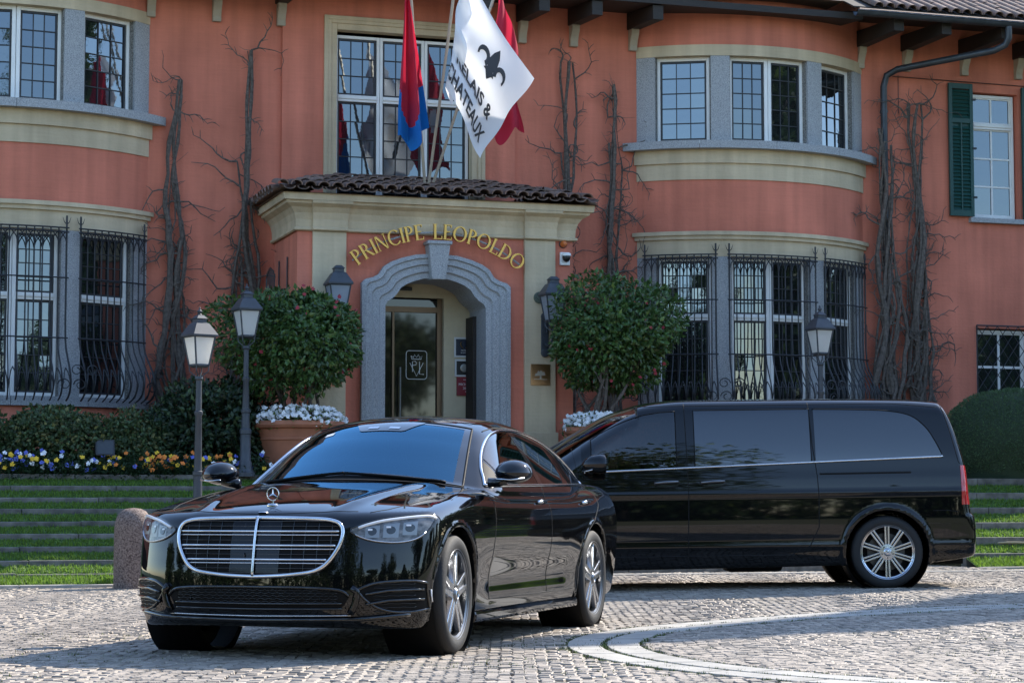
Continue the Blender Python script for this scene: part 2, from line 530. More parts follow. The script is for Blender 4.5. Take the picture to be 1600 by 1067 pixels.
def arcpt(cu, r, ph, z):
    return (cu + r * math.sin(ph), -(BSAG - BR + r * math.cos(ph)), z)
def arcblock(mb, cu, r0, r1, a0, a1, z0, z1, seg=None):
    a0, a1 = R(a0), R(a1)
    seg = seg or max(1, int(abs(a1 - a0) / R(2.5)))
    for k in range(seg):
        p, q = lerp(a0, a1, k / seg), lerp(a0, a1, (k + 1) / seg)
        fs = [(4, 5, 6, 7), (3, 2, 1, 0), (1, 2, 6, 5)]
        if k == 0: fs.append((0, 1, 5, 4))
        if k == seg - 1: fs.append((2, 3, 7, 6))
        mb.add([arcpt(cu, r0, p, z0), arcpt(cu, r1, p, z0), arcpt(cu, r1, q, z0), arcpt(cu, r0, q, z0),
                arcpt(cu, r0, p, z1), arcpt(cu, r1, p, z1), arcpt(cu, r1, q, z1), arcpt(cu, r0, q, z1)], fs)

def window_unit(parent, loc, rz, w, z0, z1, cols, rows, frame=.055, iron=.03, bar=.013, transom=None, rows2=0, fd=.07, seed=0, ironmat=None):
    """w wide, z0..z1; frame in white, dark iron casements, leaded panes as sub-parts"""
    rw = random.Random(seed)
    wd = MB()
    h = z1 - z0
    a = w / 2
    wd.box(-a, -a + frame, -fd, 0, 0, h); wd.box(a - frame, a, -fd, 0, 0, h)
    wd.box(-a + frame, a - frame, -fd + .002, 0, h - frame, h); wd.box(-a + frame, a - frame, -fd + .002, 0, 0, frame)
    zones = [(frame, h - frame, rows)]
    if transom:
        t = transom - z0
        wd.box(-a + frame, a - frame, -fd - .012, 0, t - .05, t + .05)
        wd.box(-a + frame, a - frame, -fd - .03, -fd - .011, t - .012, t + .026)
        zones = [(frame, t - .05, rows2), (t + .05, h - frame, rows)]
    win = wd.build('window', M_WHITE, parent, bevel=.006, loc=loc, rot=(0, 0, rz))
    im = MB()
    x0, x1 = -a + frame, a - frame
    for (b, t, n) in zones:
        y0, y1 = -.045, -.015
        im.box(x0, x0 + iron, y0, y1, b, t); im.box(x1 - iron, x1, y0, y1, b, t)
        im.box(x0 + iron, x1 - iron, y0, y1, t - iron, t); im.box(x0 + iron, x1 - iron, y0, y1, b, b + iron)
        X0, X1, Z0, Z1 = x0 + iron, x1 - iron, b + iron, t - iron
        cw, chh = (X1 - X0) / cols, (Z1 - Z0) / n
        for c in range(1, cols): im.box(X0 + c * cw - bar / 2, X0 + c * cw + bar / 2, -.04, -.021, Z0, Z1)
        for r_ in range(1, n): im.box(X0, X1, -.043, -.02, Z0 + r_ * chh - bar / 2, Z0 + r_ * chh + bar / 2)
        pm = MB().add([(-cw / 2, 0, -chh / 2), (cw / 2, 0, -chh / 2), (cw / 2, 0, chh / 2), (-cw / 2, 0, chh / 2)], [(0, 1, 2, 3)]).mesh('pane', M_PANE)
        sx, sz = rw.gauss(0, R(.5)), rw.gauss(0, R(.5))
        for c in range(cols):
            for r_ in range(n):
                p = link('pane', pm, win)
                p.location = (X0 + (c + .5) * cw, -.026, Z0 + (r_ + .5) * chh)
                p.rotation_euler = (sx + rw.gauss(0, R(.35)), 0, sz + rw.gauss(0, R(.35)))
    im.build('casement', ironmat or M_LEAD, win)
    return win

def grille(cu, a0, a1, seed):
    rw = random.Random(seed)
    g = sub('window_grille', hotel)
    zt = 4.72
    def prof(z):   # radius over height: belly at the foot
        return float(interp(z, [(2.34, 3.02), (2.42, 3.14), (2.6, 3.19), (2.8, 3.12), (3.05, 2.985), (3.25, 2.945), (3.6, 2.94), (4.75, 2.94)]))
    n = max(5, int(round((a1 - a0) * 2.85 * math.pi / 180 / .105)))
    zz = [2.34, 2.38, 2.45, 2.52, 2.6, 2.7, 2.8, 2.92, 3.05, 3.18, 3.4, 4.0, zt]
    step = (a1 - a0) / n
    for k in range(n + 1):
        ph = R(a0 + step * k)
        end = k in (0, n)
        pts = [arcpt(cu, prof(z), ph, z) for z in zz] + ([arcpt(cu, 2.94, ph, zt + .17)] if end else [])
        b = MB().tube(pts, .014 if end else .0105, 5)
        if end:   # trident finial and scrolls
            for sg in (-1, 1):
                b.tube([arcpt(cu, 2.94, ph, zt + .05), arcpt(cu, 2.94, ph + sg * .012, zt + .08), arcpt(cu, 2.94, ph + sg * .02, zt + .15)], [.008, .006, .002], 4)
            for zc, sg in ((2.75, 1), (2.55, -1)):
                sc = [arcpt(cu, prof(zc) + .02 + .0 * i, ph + sg * (.03 + (.03 - .0015 * i) * math.cos(i * .6)), zc + (.085 - .004 * i) * math.sin(i * .6)) for i in range(14)]
                b.tube(sc, .009, 4)
        b.build('bar', M_IRON, g)
    for z in (zt, zt - .06, 4.03, 3.2):
        MB().tube([arcpt(cu, 2.955 if z != 3.2 else 2.965, R(lerp(a0 - .6, a1 + .6, i / 12)), z) for i in range(13)], .011, 5).build('rail', M_IRON, g)
    m = MB()   # interlaced pointed arches under the top rail and loops over the foot
    for k in range(n):
        for sg in (0, 1):
            pts = []
            for i in range(7):
                t = i / 6
                kk = k + (t * 1.0 if sg == 0 else 1 - t)
                pts.append(arcpt(cu, 2.955, R(a0 + step * kk), zt - .24 + .2 * math.sqrt(t)))
            m.tube(pts, .008, 4, cap=False)
            pts = []
            for i in range(9):
                t = i / 8
                kk = k + .5 + (.5 if sg else -.5) * math.cos(t * math.pi * .5) ** .6
                z = 2.36 + .42 * t
                pts.append(arcpt(cu, prof(z) + .012, R(a0 + step * kk), z))
            m.tube(pts, .008, 4, cap=False)
    stuff(m.build('tracery', M_IRON, g))

def bay(side):
    cu = BAYC[side]
    H = BHALF
    def arcpart(nm, m, *a):
        b_ = MB(); arcblock(b_, cu, 2.5, *a); b_.build(nm, m, hotel)
    arcpart('bay_wall', M_RED, BR, -H, H, 1.1, 2.27)
    arcpart('bay_wall', M_RED, BR, -H, H, 5.08, 5.88)
    arcpart('bay_wall', M_RED, BR, -H, H, 7.97, 9.6)
    arcpart('bay_moulding', M_CREAM, BR + .012, -H, H, 4.70, 4.96)
    arcpart('bay_moulding', M_CREAM, BR + .05, -H - .5, H + .5, 4.96, 5.02)
    arcpart('bay_moulding', M_CREAM, BR + .085, -H - 1, H + 1, 5.02, 5.08)
    arcpart('bay_moulding', M_CREAM, BR + .02, -H, H, 5.88, 6.13)
    arcpart('bay_moulding', M_CREAM, BR + .06, -H - .5, H + .5, 6.13, 6.34)
    arcpart('bay_moulding', M_CREAM, BR + .015, -H, H, 7.80, 7.97)

    for k in range(4):   # sill slabs with open joints
        s = MB(); e = H + 3
        arcblock(s, cu, 2.5, BR + .2, lerp(-e, e, k / 4) + .06, lerp(-e, e, (k + 1) / 4) - .06, 6.34, 6.46)
        s.build('sill_slab', M_GRAN, hotel)
        s = MB()
        arcblock(s, cu, 2.5, BR + .08, lerp(-H, H, k / 4) + .06, lerp(-H, H, (k + 1) / 4) - .06, 2.27, 2.40)
        s.build('sill_slab', M_GRAN, hotel)
    for (z0, z1) in ((2.40, 4.70), (6.46, 7.80)):
        for (a, b) in ((-H, -36.5), (-19.2, -13.3), (13.3, 19.2), (36.5, H)):
            p = MB(); arcblock(p, cu, BR - .2, BR + .005, a, b, z0, z1); p.build('granite_pier', M_GRAN, hotel)
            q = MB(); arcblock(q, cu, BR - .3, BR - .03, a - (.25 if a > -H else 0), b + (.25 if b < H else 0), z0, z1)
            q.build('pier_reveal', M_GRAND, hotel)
        up = z0 > 5
        for ang, wd in ((-27.9, .82), (-6.7, .63), (6.7, .63), (27.9, .82)):
            ph = R(ang); r_ = BR - .20
            loc = arcpt(cu, r_, ph, z0)
            window_unit(hotel, loc, ph, wd, z0, z1, 3, 5 if up else 4, transom=None if up else 3.78, rows2=0 if up else 5,
                        seed=int(ang * 10) + (500 if up else 0) + (77 if side == 'l' else 0))
    for i, (a, b) in enumerate(((-39.5, -18.2), (-14.2, 14.2), (18.2, 39.5))):
        grille(cu, a, b, i)
bay('r'); bay('l')

def centre_window():
    s = MB()
    # moulded cream surround, three steps
    for k, (o, y) in enumerate(((.0, -.10), (.05, -.085), (.1, -.06))):
        a, b, t = -1.36 + o, 1.12 - o, 8.12 - o
        w = .06 if k < 2 else .1
        s.box(a, a + w, y, .12, 5.2, t); s.box(b - w, b, y, .12, 5.2, t); s.box(a + w, b - w, y + .001, .12, t - w, t)
    s.build('window_surround', M_CREAM, hotel, bevel=.008)
    # three lights, each with upper and lower casement
    for i in range(3):
        w = .685
        uc = -1.16 + w / 2 + i * w + .005 * i
        window_unit(hotel, (uc, .16, 5.2), 0, w, 5.2, 7.87, 3, 3, transom=6.93, rows2=6, seed=900 + i, frame=.045)
centre_window()

def side_window():
    win = window_unit(hotel, (9.87, .16, 5.58), 0, .80, 5.58, 7.62, 2, 1, frame=.05, iron=.02, bar=.03, transom=7.1, rows2=3, seed=41, ironmat=M_WHITE)
    MB().box(9.36, 10.40, -.09, .1, 5.49, 5.57).build('window_sill', M_GRAN, hotel, bevel=.006)
    for (a, b) in ((8.98, 9.42), (10.33, 10.77)):
        sh = sub('shutter', hotel, loc=(a, -.05, 5.58))
        w, h = b - a, 2.17
        fr = MB()
        fr.box(0, .06, -.045, 0, 0, h); fr.box(w - .06, w, -.045, 0, 0, h)
        for z0, z1 in ((0, .1), (1.52, 1.60), (h - .09, h)): fr.box(.06, w - .06, -.044, 0, z0, z1)
        fr.box(w / 2 - .012, w / 2 + .012, -.046, -.004, .1, 1.52)
        fr.build('shutter_frame', M_SHUT, sh, bevel=.004)
        sl = MB().hexa([(.06, -.044, 0), (w - .06, -.044, 0), (w - .06, -.036, 0), (.06, -.036, 0)],
                       [(.06, -.012, .045), (w - .06, -.012, .045), (w - .06, -.006, .045), (.06, -.006, .045)]).mesh('slat', M_SHUT)
        z = .105
        while z < h - .14:
            if not (1.46 < z < 1.6): 
                o = link('slat', sl, sh); o.location = (0, 0, z)
            z += .06
        MB().box(.05, w - .05, -.006, -.002, .1, h - .1).build('shutter_back', M_SHUT, sh)
        hg = MB()
        for z in (.3, 1.1, 1.9): hg.box(w - .02, w + .05, -.055, -.01, z, z + .03)
        hg.build('hinge', M_IRON, sh)
    lw = window_unit(hotel, (9.94, .16, 2.56), 0, .94, 2.56, 3.76, 2, 2, frame=.05, iron=.02, bar=.04, seed=43, ironmat=M_WHITE)
    g = sub('lattice_grille', hotel)
    a, b, z0, z1 = 9.44, 10.9, 2.5, 3.82
    fr = MB()
    for p, q in (((a, z0), (a, z1)), ((b, z0), (b, z1)), ((a, z1), (b, z1)), ((a, z0), (b, z0))):
        fr.tube([(p[0], -.06, p[1]), (q[0], -.06, q[1])], .012, 5)
    fr.build('rail', M_IRON, g)
    sp = .19
    k = -8
    while k < 16:
        for sg in (1, -1):
            pts = []
            for i in range(60):
                t = i / 59; z = lerp(z0, z1, t); u = a + k * sp + sg * (z - z0) * .72
                if a <= u <= b: pts.append((u, -.06 - .006 * sg, z))
            if len(pts) > 1: MB().tube([pts[0], pts[-1]], .007, 4).build('bar', M_IRON, g)
        k += 1
side_window()

def eaves():
    M_PL = mat('corbel_plaster', (0.40, 0.34, 0.26), .9, var=.1, vscale=5)
    for u in (-5.0, -3.9, -2.95, -2.0, .85, 1.72, 2.55, 3.52, 7.42, 8.25, 9.3, 10.3):
        far = u > 7
        zb = 8.24 if not far else 8.22
        rf = MB()
        rf.hexa([(u - .085, -1.35, zb - .0), (u + .085, -1.35, zb - .0), (u + .085, 0, zb), (u - .085, 0, zb)],
                [(u - .085, -1.35, zb + .2), (u + .085, -1.35, zb + .2), (u + .085, 0, zb + .26), (u - .085, 0, zb + .26)]) if far else \
        rf.hexa([(u - .085, -1.1, zb - .07), (u + .085, -1.1, zb - .07), (u + .085, 0, zb), (u - .085, 0, zb)],
                [(u - .085, -1.1, zb + .15), (u + .085, -1.1, zb + .15), (u + .085, 0, zb + .26), (u - .085, 0, zb + .26)])
        rf.build('rafter', M_WOODD, hotel, bevel=.008)
        # scrolled plaster corbel
        out = [(.0, zb), (-.17, zb), (-.155, zb - .09), (-.105, zb - .17), (-.075, zb - .25), (-.08, zb - .33), (.0, zb - .33)]
        MB().prism([(u - .062, y, z) for y, z in out], (.124, 0, 0)).build('corbel', M_PL, hotel, bevel=.006)
    sf = MB()  # overhang cut back so sun reaches the grass rows; right end out of view
    sf.hexa([(-16, -1.15, 8.40), (6.9, -1.15, 8.40), (6.9, .2, 8.52), (-16, .2, 8.52)], [(-16, -1.15, 8.50), (6.9, -1.15, 8.50), (6.9, .2, 8.66), (-16, .2, 8.66)])
    sf.hexa([(6.9, -1.42, 8.43), (12, -1.42, 8.43), (12, .2, 8.68), (6.9, .2, 8.68)], [(6.9, -1.42, 8.50), (12, -1.42, 8.50), (12, .2, 8.8), (6.9, .2, 8.8)])
    sf.build('soffit', M_WOODD, hotel)
    g = MB()
    prof = [(-.075 * math.cos(a), -.075 * math.sin(a)) for a in [math.pi * k / 10 for k in range(11)]]
    P = [[(x, -1.5 + y, 8.44 + z) for (y, z) in prof] for x in (6.6, 12)]
    g.grid(P); g.grid([[(x, y * .999 + .004, z + .004) for (x, y, z) in r_] for r_ in P], flip=True)
    g.tube([(6.6, -1.575, 8.44), (12, -1.575, 8.44)], .012, 6)
    g.build('gutter', M_ZINC, hotel, smooth=True)
    MB().tube([(9.25, -1.5, 8.38), (9.25, -1.5, 8.2), (9.22, -1.45, 8.1), (9.1, -1.32, 8.03), (7.95, -.28, 7.86), (7.83, -.15, 7.78), (7.79, -.12, 7.6), (7.79, -.12, 1.3)], .055, 12).build('downpipe', M_ZINC, hotel, smooth=True)
    cl = MB()
    for z in (7.2, 5.6, 4.0, 2.6): cl.lathe([(.056, -.02), (.064, -.02), (.064, .02), (.056, .02)], (7.79, -.12, z), 14)
    cl.build('pipe_clamp', M_ZINC, hotel)
    # tiles over the far eave
    tm = []
    roof = sub('roof', hotel)
    half = MB(); prof = [(.085 * math.cos(math.pi * k / 8), .075 * math.sin(math.pi * k / 8)) for k in range(9)]
    half.grid([[(x * (1 - .12 * t), y_, z) for (x, z) in prof] for t, y_ in ((0, 0), (1, .45))], flip=True)
    half.grid([[(x * .86 * (1 - .12 * t), y_, z * .86) for (x, z) in prof] for t, y_ in ((0, 0), (1, .45))])
    half.grid([[(x, 0, z), (x * .86, 0, z * .86)] for (x, z) in prof])
    tme = half.mesh('tile', M_TILE, True)
    for k in range(26):
        for r_ in range(5):
            o = link('tile', tme, roof, loc=(7.0 + k * .19, -1.5 + r_ * .36, 8.53 + r_ * .168 + rng.uniform(-.006, .006)), rot=(R(24), 0, rng.uniform(-.03, .03)))
    MB().hexa([(6.6, -1.44, 8.51), (12, -1.44, 8.51), (12, 3, 10.55), (6.6, 3, 10.55)], [(6.6, -1.44, 8.53), (12, -1.44, 8.53), (12, 3, 10.6), (6.6, 3, 10.6)]).build('roof_deck', M_WOODD, roof)
    big = MB()   # body of the house and its hipped roof above the eaves
    big.hexa([(-16, -1.15, 8.67), (6.59, -1.15, 8.67), (6.59, 12, 8.71), (-16, 12, 8.71)], [(-13, 4.5, 11.0), (6.5, 4.5, 11.0), (6.5, 6, 11.0), (-13, 6, 11.0)])
    big.hexa([(6.6, .3, 8.85), (16, .3, 8.85), (16, 12, 8.8), (6.6, 12, 8.8)], [(6.6, 5.0, 10.3), (15, 5.0, 10.3), (15, 6, 10.3), (6.6, 6, 10.3)])
    big.build('roof_slope', M_TILE, roof)
    MB().box(-16, 16, 1.0, 12, 1.1, 8.7).build('rear_wing', M_RED, hotel)
    wires = MB()
    wires.tube([(8.0, -.03, 7.8), (16, -.03, 7.75)], .006, 4); wires.tube([(8.1, -.03, 7.82), (8.1, -.03, 7.2)], .006, 4)
    wires.build('cable', M_IRON, hotel)
eaves()
# ============================================================ entrance porch
PN = 1.6; PC = -.085
porch = fplace(thing('entrance_porch', 'projecting red and cream entrance porch with tiled roof and granite doorway', 'porch'))
OUT = [(1.085, 1.3), (1.085, 4.00), (1.03, 4.055), (.93, 4.08), (.84, 4.13), (.77, 4.24), (.66, 4.31), (.5, 4.37), (.3, 4.42), (0, 4.44)]
INN = [(.735, 1.3), (.735, 3.70), (.70, 3.76), (.63, 3.80), (.57, 3.86), (.51, 3.95), (.42, 4.01), (.32, 4.05), (.18, 4.09), (0, 4.10)]
def both(o):   # full outline left to right over the arch
    return [(PC - a, z) for a, z in o] + [(PC + a, z) for a, z in o[::-1][1:]]
def porch_body():
    w = MB()
    fo = both(OUT)
    y = -PN
    # front wall around the outer outline of the surround
    L, Rr, T = -2.07, 1.97, 4.74
    n = len(fo)
    for i in range(n - 1):
        (a, za), (b, zb) = fo[i], fo[i + 1]
        if abs(a - b) > 1e-6: w.add([(a, y, za), (b, y, zb), (b, y, T), (a, y, T)], [(0, 1, 2, 3)])
    w.add([(L, y, 1.2), (fo[0][0], y, 1.2), (fo[0][0], y, T), (L, y, T)], [(0, 1, 2, 3)])
    w.add([(fo[-1][0], y, 1.2), (Rr, y, 1.2), (Rr, y, T), (fo[-1][0], y, T)], [(0, 1, 2, 3)])
    w.add([(L, 0, 1.2), (L, y, 1.2), (L, y, T), (L, 0, T)], [(0, 1, 2, 3)])
    w.add([(Rr, y, 1.2), (Rr, 0, 1.2), (Rr, 0, T), (Rr, y, T)], [(0, 1, 2, 3)])
    w.build('wall', M_RED, porch)
    for (a, b) in ((-1.86, -1.385), (1.225, 1.69)):
        p = MB().box(a, b, y - .055, y + .05, 1.55, 4.70).box(a - .03, b + .03, y - .085, y + .05, 1.2, 1.95)
        p.build('pilaster', M_CREAM, porch, bevel=.008)
    # entablature: hollow-moulded frieze flaring to a cornice, run round three sides
    prof = [(.03, 4.70), (.055, 4.715), (.055, 4.745), (.03, 4.755), (.035, 4.86), (.06, 4.95), (.11, 5.02), (.19, 5.065), (.20, 5.10), (.24, 5.105), (.25, 5.17), (.25, 5.2), (-.3, 5.2)]
    e = MB()
    P = []
    for (o, z) in prof:
        P.append([(L - o, 0, z), (L - o, y - o, z), (Rr + o, y - o, z), (Rr + o, 0, z)])
    e.grid(P, flip=True)
    e.build('entablature', M_CREAM, porch)
    for (a, b) in ((-1.86, -1.385), (1.225, 1.69)):   # broken forward over the pilasters
        e = MB()
        e.grid([[(a - o * .25, y + .1, z), (a - o * .25, y - .055 - o, z), (b + o * .25, y - .055 - o, z), (b + o * .25, y + .1, z)] for o, z in prof[:9]], flip=True)
        e.build('frieze_block', M_CREAM, porch)
    # granite door surround in stepped mouldings, cut into stones
    bands = [(0, .0), (0, .10), (.16, .115), (.2, .085), (.42, .095), (.47, .06), (.72, .07), (.78, .035), (1.0, .04), (1.0, -.75)]
    oo, ii = both(OUT), both(INN)
    cuts = [0, 1, 6, 9, 12, 17, 18]
    for c in range(len(cuts) - 1):
        g = MB()
        P = []
        for k in range(cuts[c], cuts[c + 1] + 1):
            row = []
            for (t, d) in bands:
                u, z = lerp(oo[k][0], ii[k][0], t), lerp(oo[k][1], ii[k][1], t)
                row.append((u, y - d, z))
            P.append(row)
        g.grid(P)
        g.build('surround_stone', M_GRAN, porch, smooth=True)
    MB().hexa([(PC - .10, y - .19, 4.07), (PC + .10, y - .19, 4.07), (PC + .10, y + .1, 4.07), (PC - .10, y + .1, 4.07)],
              [(PC - .155, y - .23, 4.56), (PC + .155, y - .23, 4.56), (PC + .155, y + .1, 4.56), (PC - .155, y + .1, 4.56)]).build('keystone', M_GRAN, porch, bevel=.01)
    MB().box(PC - .18, PC + .18, y - .25, y + .1, 4.56, 4.61).build('keystone_cap', M_GRAN, porch, bevel=.01)
    # vestibule
    M_VEST = mat('vestibule_cream', (0.50, 0.43, 0.29), .8, var=.05)
    v = MB()
    v.add([(.27, -.8, 1.3), (.95, -.8, 1.3), (.95, -.8, 4.3), (.27, -.8, 4.3)], [(0, 1, 2, 3)])
    v.add([(-1.0, -.8, 3.90), (.27, -.8, 3.90), (.27, -.8, 4.3), (-1.0, -.8, 4.3)], [(0, 1, 2, 3)])
    v.add([(.27, -.8, 1.3), (.27, -.8, 3.9), (.27, -.62, 3.9), (.27, -.62, 1.3)], [(0, 1, 2, 3)])
    v.build('vestibule_wall', M_VEST, porch)
    MB().box(-2, 2, -1.55, -.1, 1.3, 1.46).build('threshold', M_STONE, porch)
    d = sub('glass_door', porch)
    MB().box(-1.0, .27, -.66, -.65, 1.46, 3.9).build('door_glass', mat('door_glass', (0.016, 0.014, 0.011), .03, ior=1.6), d)
    fr = MB().box(-1.0, .27, -.70, -.62, 3.70, 3.78).box(.20, .27, -.71, -.62, 1.46, 3.9).box(-.47, -.44, -.70, -.64, 1.46, 3.7)
    fr.build('door_frame', mat('bronze_frame', (0.16, 0.10, 0.055), .4, metal=.5), d)
    MB().tube([(-.36, -.74, 2.0), (-.36, -.74, 2.9)], .014, 8).build('door_handle', mat('steel', (.55, .55, .55), .25, metal=1), d)
    MB().box(.60, .66, -1.18, -.81, 1.46, 3.62).build('door_leaf', M_WOODD, porch, bevel=.005)
    MB().box(-.42, -.22, -.86, -.80, 4.0, 4.05).build('door_sensor', M_IRON, porch)
    # interior things glimpsed through the glass
    # monogram on the glass
    em = MB()
    cx, cz, w, h, r_ = -.10, 2.94, .155, .205, .045
    pts = []
    for (sx, sz, a0) in ((1, 1, 0), (-1, 1, 90), (-1, -1, 180), (1, -1, 270)):
        for k in range(5):
            a = R(a0 + k * 22.5)
            pts.append((cx + sx * (w - r_) + r_ * math.cos(a), -.672, cz + sz * (h - r_) + r_ * math.sin(a)))
    em.tube(pts + [pts[0], pts[1]], .005, 4)
    def st(*p): em.tube([(cx + a, -.672, cz + b) for a, b in p], .006, 4)
    st((-.10, .03), (0, -.16), (.10, .03))
    st((-.06, -.10), (-.06, .05), (-.02, .055), (.0, .03), (-.01, .0), (-.06, -.005))
    st((.045, .05), (.045, -.13), (.11, -.135))
    st((-.085, .13), (-.07, .085), (.07, .085), (.085, .13), (.045, .105), (.03, .15), (0, .11), (-.03, .15), (-.045, .105), (-.085, .13))
    em.build('door_monogram', mat('etched_white', (.75, .75, .72), .6), d)
porch_body()

def porch_roof():
    roof = sub('roof', porch)
    L, Rr, Y = -2.07 - .36, 1.97 + .36, -PN - .36
    MB().hexa([(L + .06, Y + .06, 5.2), (Rr - .06, Y + .06, 5.2), (Rr - .06, 0, 5.2), (L + .06, 0, 5.2)],
              [(L + .5, Y + .6, 5.27), (Rr - .5, Y + .6, 5.27), (Rr - .5, -.02, 5.45), (L + .5, -.02, 5.45)]).build('roof_deck', M_TILE, roof)
    def tile(len_, r0, up):
        h = MB(); pr = [(r0 * math.cos(math.pi * k / 8), (.8 * r0 if up else -.55 * r0) * math.sin(math.pi * k / 8)) for k in range(9)]
        a = [[(x * (1 - .15 * t), y_, z * (1 - .15 * t)) for (x, z) in pr] for t, y_ in ((0, 0), (1, len_))]
        b = [[(x * .84, y_, z * .84 - .0) for (x, y_, z) in rr] for rr in a]
        h.grid(a, flip=up); h.grid(b, flip=not up)
        h.grid([[a[0][i], b[0][i]] for i in range(9)], flip=not up)
        return h.mesh('tile', M_TILE, True)
    cov, chn = tile(.42, .088, True), tile(.42, .085, False)
    sp = .192
    def row(n, fx):
        for k in range(n):
            for r_ in range(5 if n > 15 else 2):
                if n > 15 and not (r_ * 1.3 <= k < n - r_ * 1.3): continue
                j = rng.uniform(-.012, .012)
                loc, rz = fx(k, r_ * .34 + j)
                z = 5.285 + r_ * .085
                link('tile', cov, roof, loc=(loc[0], loc[1], z + rng.uniform(-.008, .008)), rot=(R(11), rng.uniform(-.05, .05), rz + rng.uniform(-.04, .04)))
                loc, rz = fx(k + .5, r_ * .34 + j)
                link('tile', chn, roof, loc=(loc[0], loc[1], z - .012), rot=(R(11), 0, rz))
    nf = int((Rr - L) / sp)
    row(nf, lambda k, d: ((L + .08 + k * sp, Y + d, 0), 0))
    ns = int((-Y - .3) / sp)
    row(ns, lambda k, d: ((L + d, -.1 - k * sp, 0), R(-90)))
    row(ns, lambda k, d: ((Rr - d, -.1 - k * sp, 0), R(90)))
porch_roof()

# ------------------------------------------------------------ gilded lettering over the arch
def serif_letter(ch):
    """strokes of a roman capital in a unit-high box -> (polygons, width)"""
    P = []
    T, t, s = .15, .06, .05
    def box(x0, x1, z0, z1): P.append([(x0, z0), (x1, z0), (x1, z1), (x0, z1)])
    def stem(x, th=T):
        box(x, x + th, 0, 1); box(x - s, x, 0, t * .7); box(x + th, x + th + s, 0, t * .7); box(x - s, x, 1 - t * .7, 1); box(x + th, x + th + s, 1 - t * .7, 1)
    def ring(cx, cz, rx, rz, a0, a1, tx, tz, n=18):
        for k in range(n):
            a, b = R(lerp(a0, a1, k / n)), R(lerp(a0, a1, (k + 1) / n))
            q = []
            for an, i in ((a, 0), (b, 0), (b, 1), (a, 1)):
                q.append((cx + (rx - i * tx) * math.cos(an), cz + (rz - i * tz) * math.sin(an)))
            P.append(q)
    if ch == 'I': stem(.06); w = .27
    elif ch == 'L': stem(.06); box(.26, .6, 0, t); box(.54, .6, t, .22); w = .62
    elif ch == 'E':
        stem(.06); box(.26, .58, 0, t); box(.26, .55, 1 - t, 1); box(.21, .45, .5, .5 + t); box(.53, .58, t, .2); box(.5, .55, .82, 1 - t); w = .6
    elif ch in 'PR':
        stem(.06); ring(.25, .74, .32, .26, -90, 90, T, t); box(.21, .25, 1 - t, 1); box(.21, .25, .48, .48 + t); w = .6
        if ch == 'R': P.append([(.32, .48), (.46, .48), (.76, 0), (.60, 0)]); w = .74
    elif ch == 'N':
        box(.06, .12, 0, 1); box(.66, .72, 0, 1); P.append([(.06, 1), (.22, 1), (.72, 0), (.6, 0)]); box(0, .18, 0, t * .7); box(.58, .8, 1 - t * .7, 1); w = .8
    elif ch == 'C': ring(.45, .5, .45, .51, 40, 320, T, t, 22); w = .8
    elif ch == 'O': ring(.47, .5, .47, .51, 0, 360, T, t, 26); w = .94
    elif ch == 'D': stem(.06); ring(.28, .5, .52, .5, -90, 90, T, t); w = .82
    return P, w
def arch_sign():
    s = fplace(thing('arched_lettering', 'gilded capital letters on a curved rail arching over the granite doorway', 'sign'))
    cx, zc, rad = -.085, 2.775, 1.86
    txt = 'PRINCIPE LEOPOLDO'
    H = .215
    items = [(c, (serif_letter(c)[1] if c != ' ' else .55) * H + .006) for c in txt]
    tot = sum(w for _, w in items)
    pos = -tot / 2
    rail = [(cx + (rad + .1) * math.sin(a), -PN - .13, zc + (rad + .1) * math.cos(a)) for a in [tot / rad * (k / 30 - .5) for k in range(31)]]
    MB().tube(rail, .014, 6).build('rail', M_GRAN, s)
    for c, w in items:
        a = (pos + w / 2) / rad; pos += w
        if c == ' ': continue
        polys, lw = serif_letter(c)
        m = MB()
        for q in polys:
            pr = [((x - lw / 2) * H, 0, z * H) for x, z in q]
            if sum((pr[i][0] * pr[(i + 1) % 4][2] - pr[(i + 1) % 4][0] * pr[i][2]) for i in range(4)) < 0: pr = pr[::-1]
            m.prism(pr[::-1], (0, -.05, 0))
        m.build('letter', M_GOLD, s, loc=(cx + rad * math.sin(a), -PN - .145, zc + rad * math.cos(a)), rot=(0, a, 0))
arch_sign()

# ------------------------------------------------------------ plaques and small fittings on the porch
def text_mesh(txt, size, extrude=.001, bold=0.0):
    cu = bpy.data.curves.new('txt', 'FONT'); cu.body = txt; cu.size = size; cu.extrude = extrude; cu.offset = bold
    cu.align_x = 'CENTER'; cu.align_y = 'CENTER'; cu.resolution_u = 3
    o = bpy.data.objects.new('txt', cu); COL.objects.link(o)
    dg = bpy.context.evaluated_depsgraph_get(); dg.update()
    me = bpy.data.meshes.new_from_object(o.evaluated_get(dg))
    bpy.data.objects.remove(o)
    return me
def wall_text(txt, size, parent, loc, m, bold=0.0, name='lettering'):
    me = text_mesh(txt, size, .0015, bold); me.materials.clear(); me.materials.append(m)
    return link(name, me, parent, loc=loc, rot=(R(90), 0, 0))
M_OFFW = mat('print_white', (.72, .70, .66), .6)
def plaque(u0, u1, z0, z1, n, label, m, lines, rim=None, cat='plaque'):
    t = fplace(thing('wall_plaque', label, cat), (u0 + u1) / 2, n, (z0 + z1) / 2)
    w, h = (u1 - u0) / 2, (z1 - z0) / 2
    MB().box(-w, w, -.015, 0, -h, h).build('plate', m, t, bevel=.003)
    if rim: MB().box(-w - .025, w + .025, -.01, .0, -h - .025, h + .025).build('backing', rim, t)
    for txt, sz, dx, dz in lines: wall_text(txt, sz, t, (dx, -.018, dz), M_OFFW if m != M_BRASS else mat('engraving', (.12, .07, .04), .7))
    return t
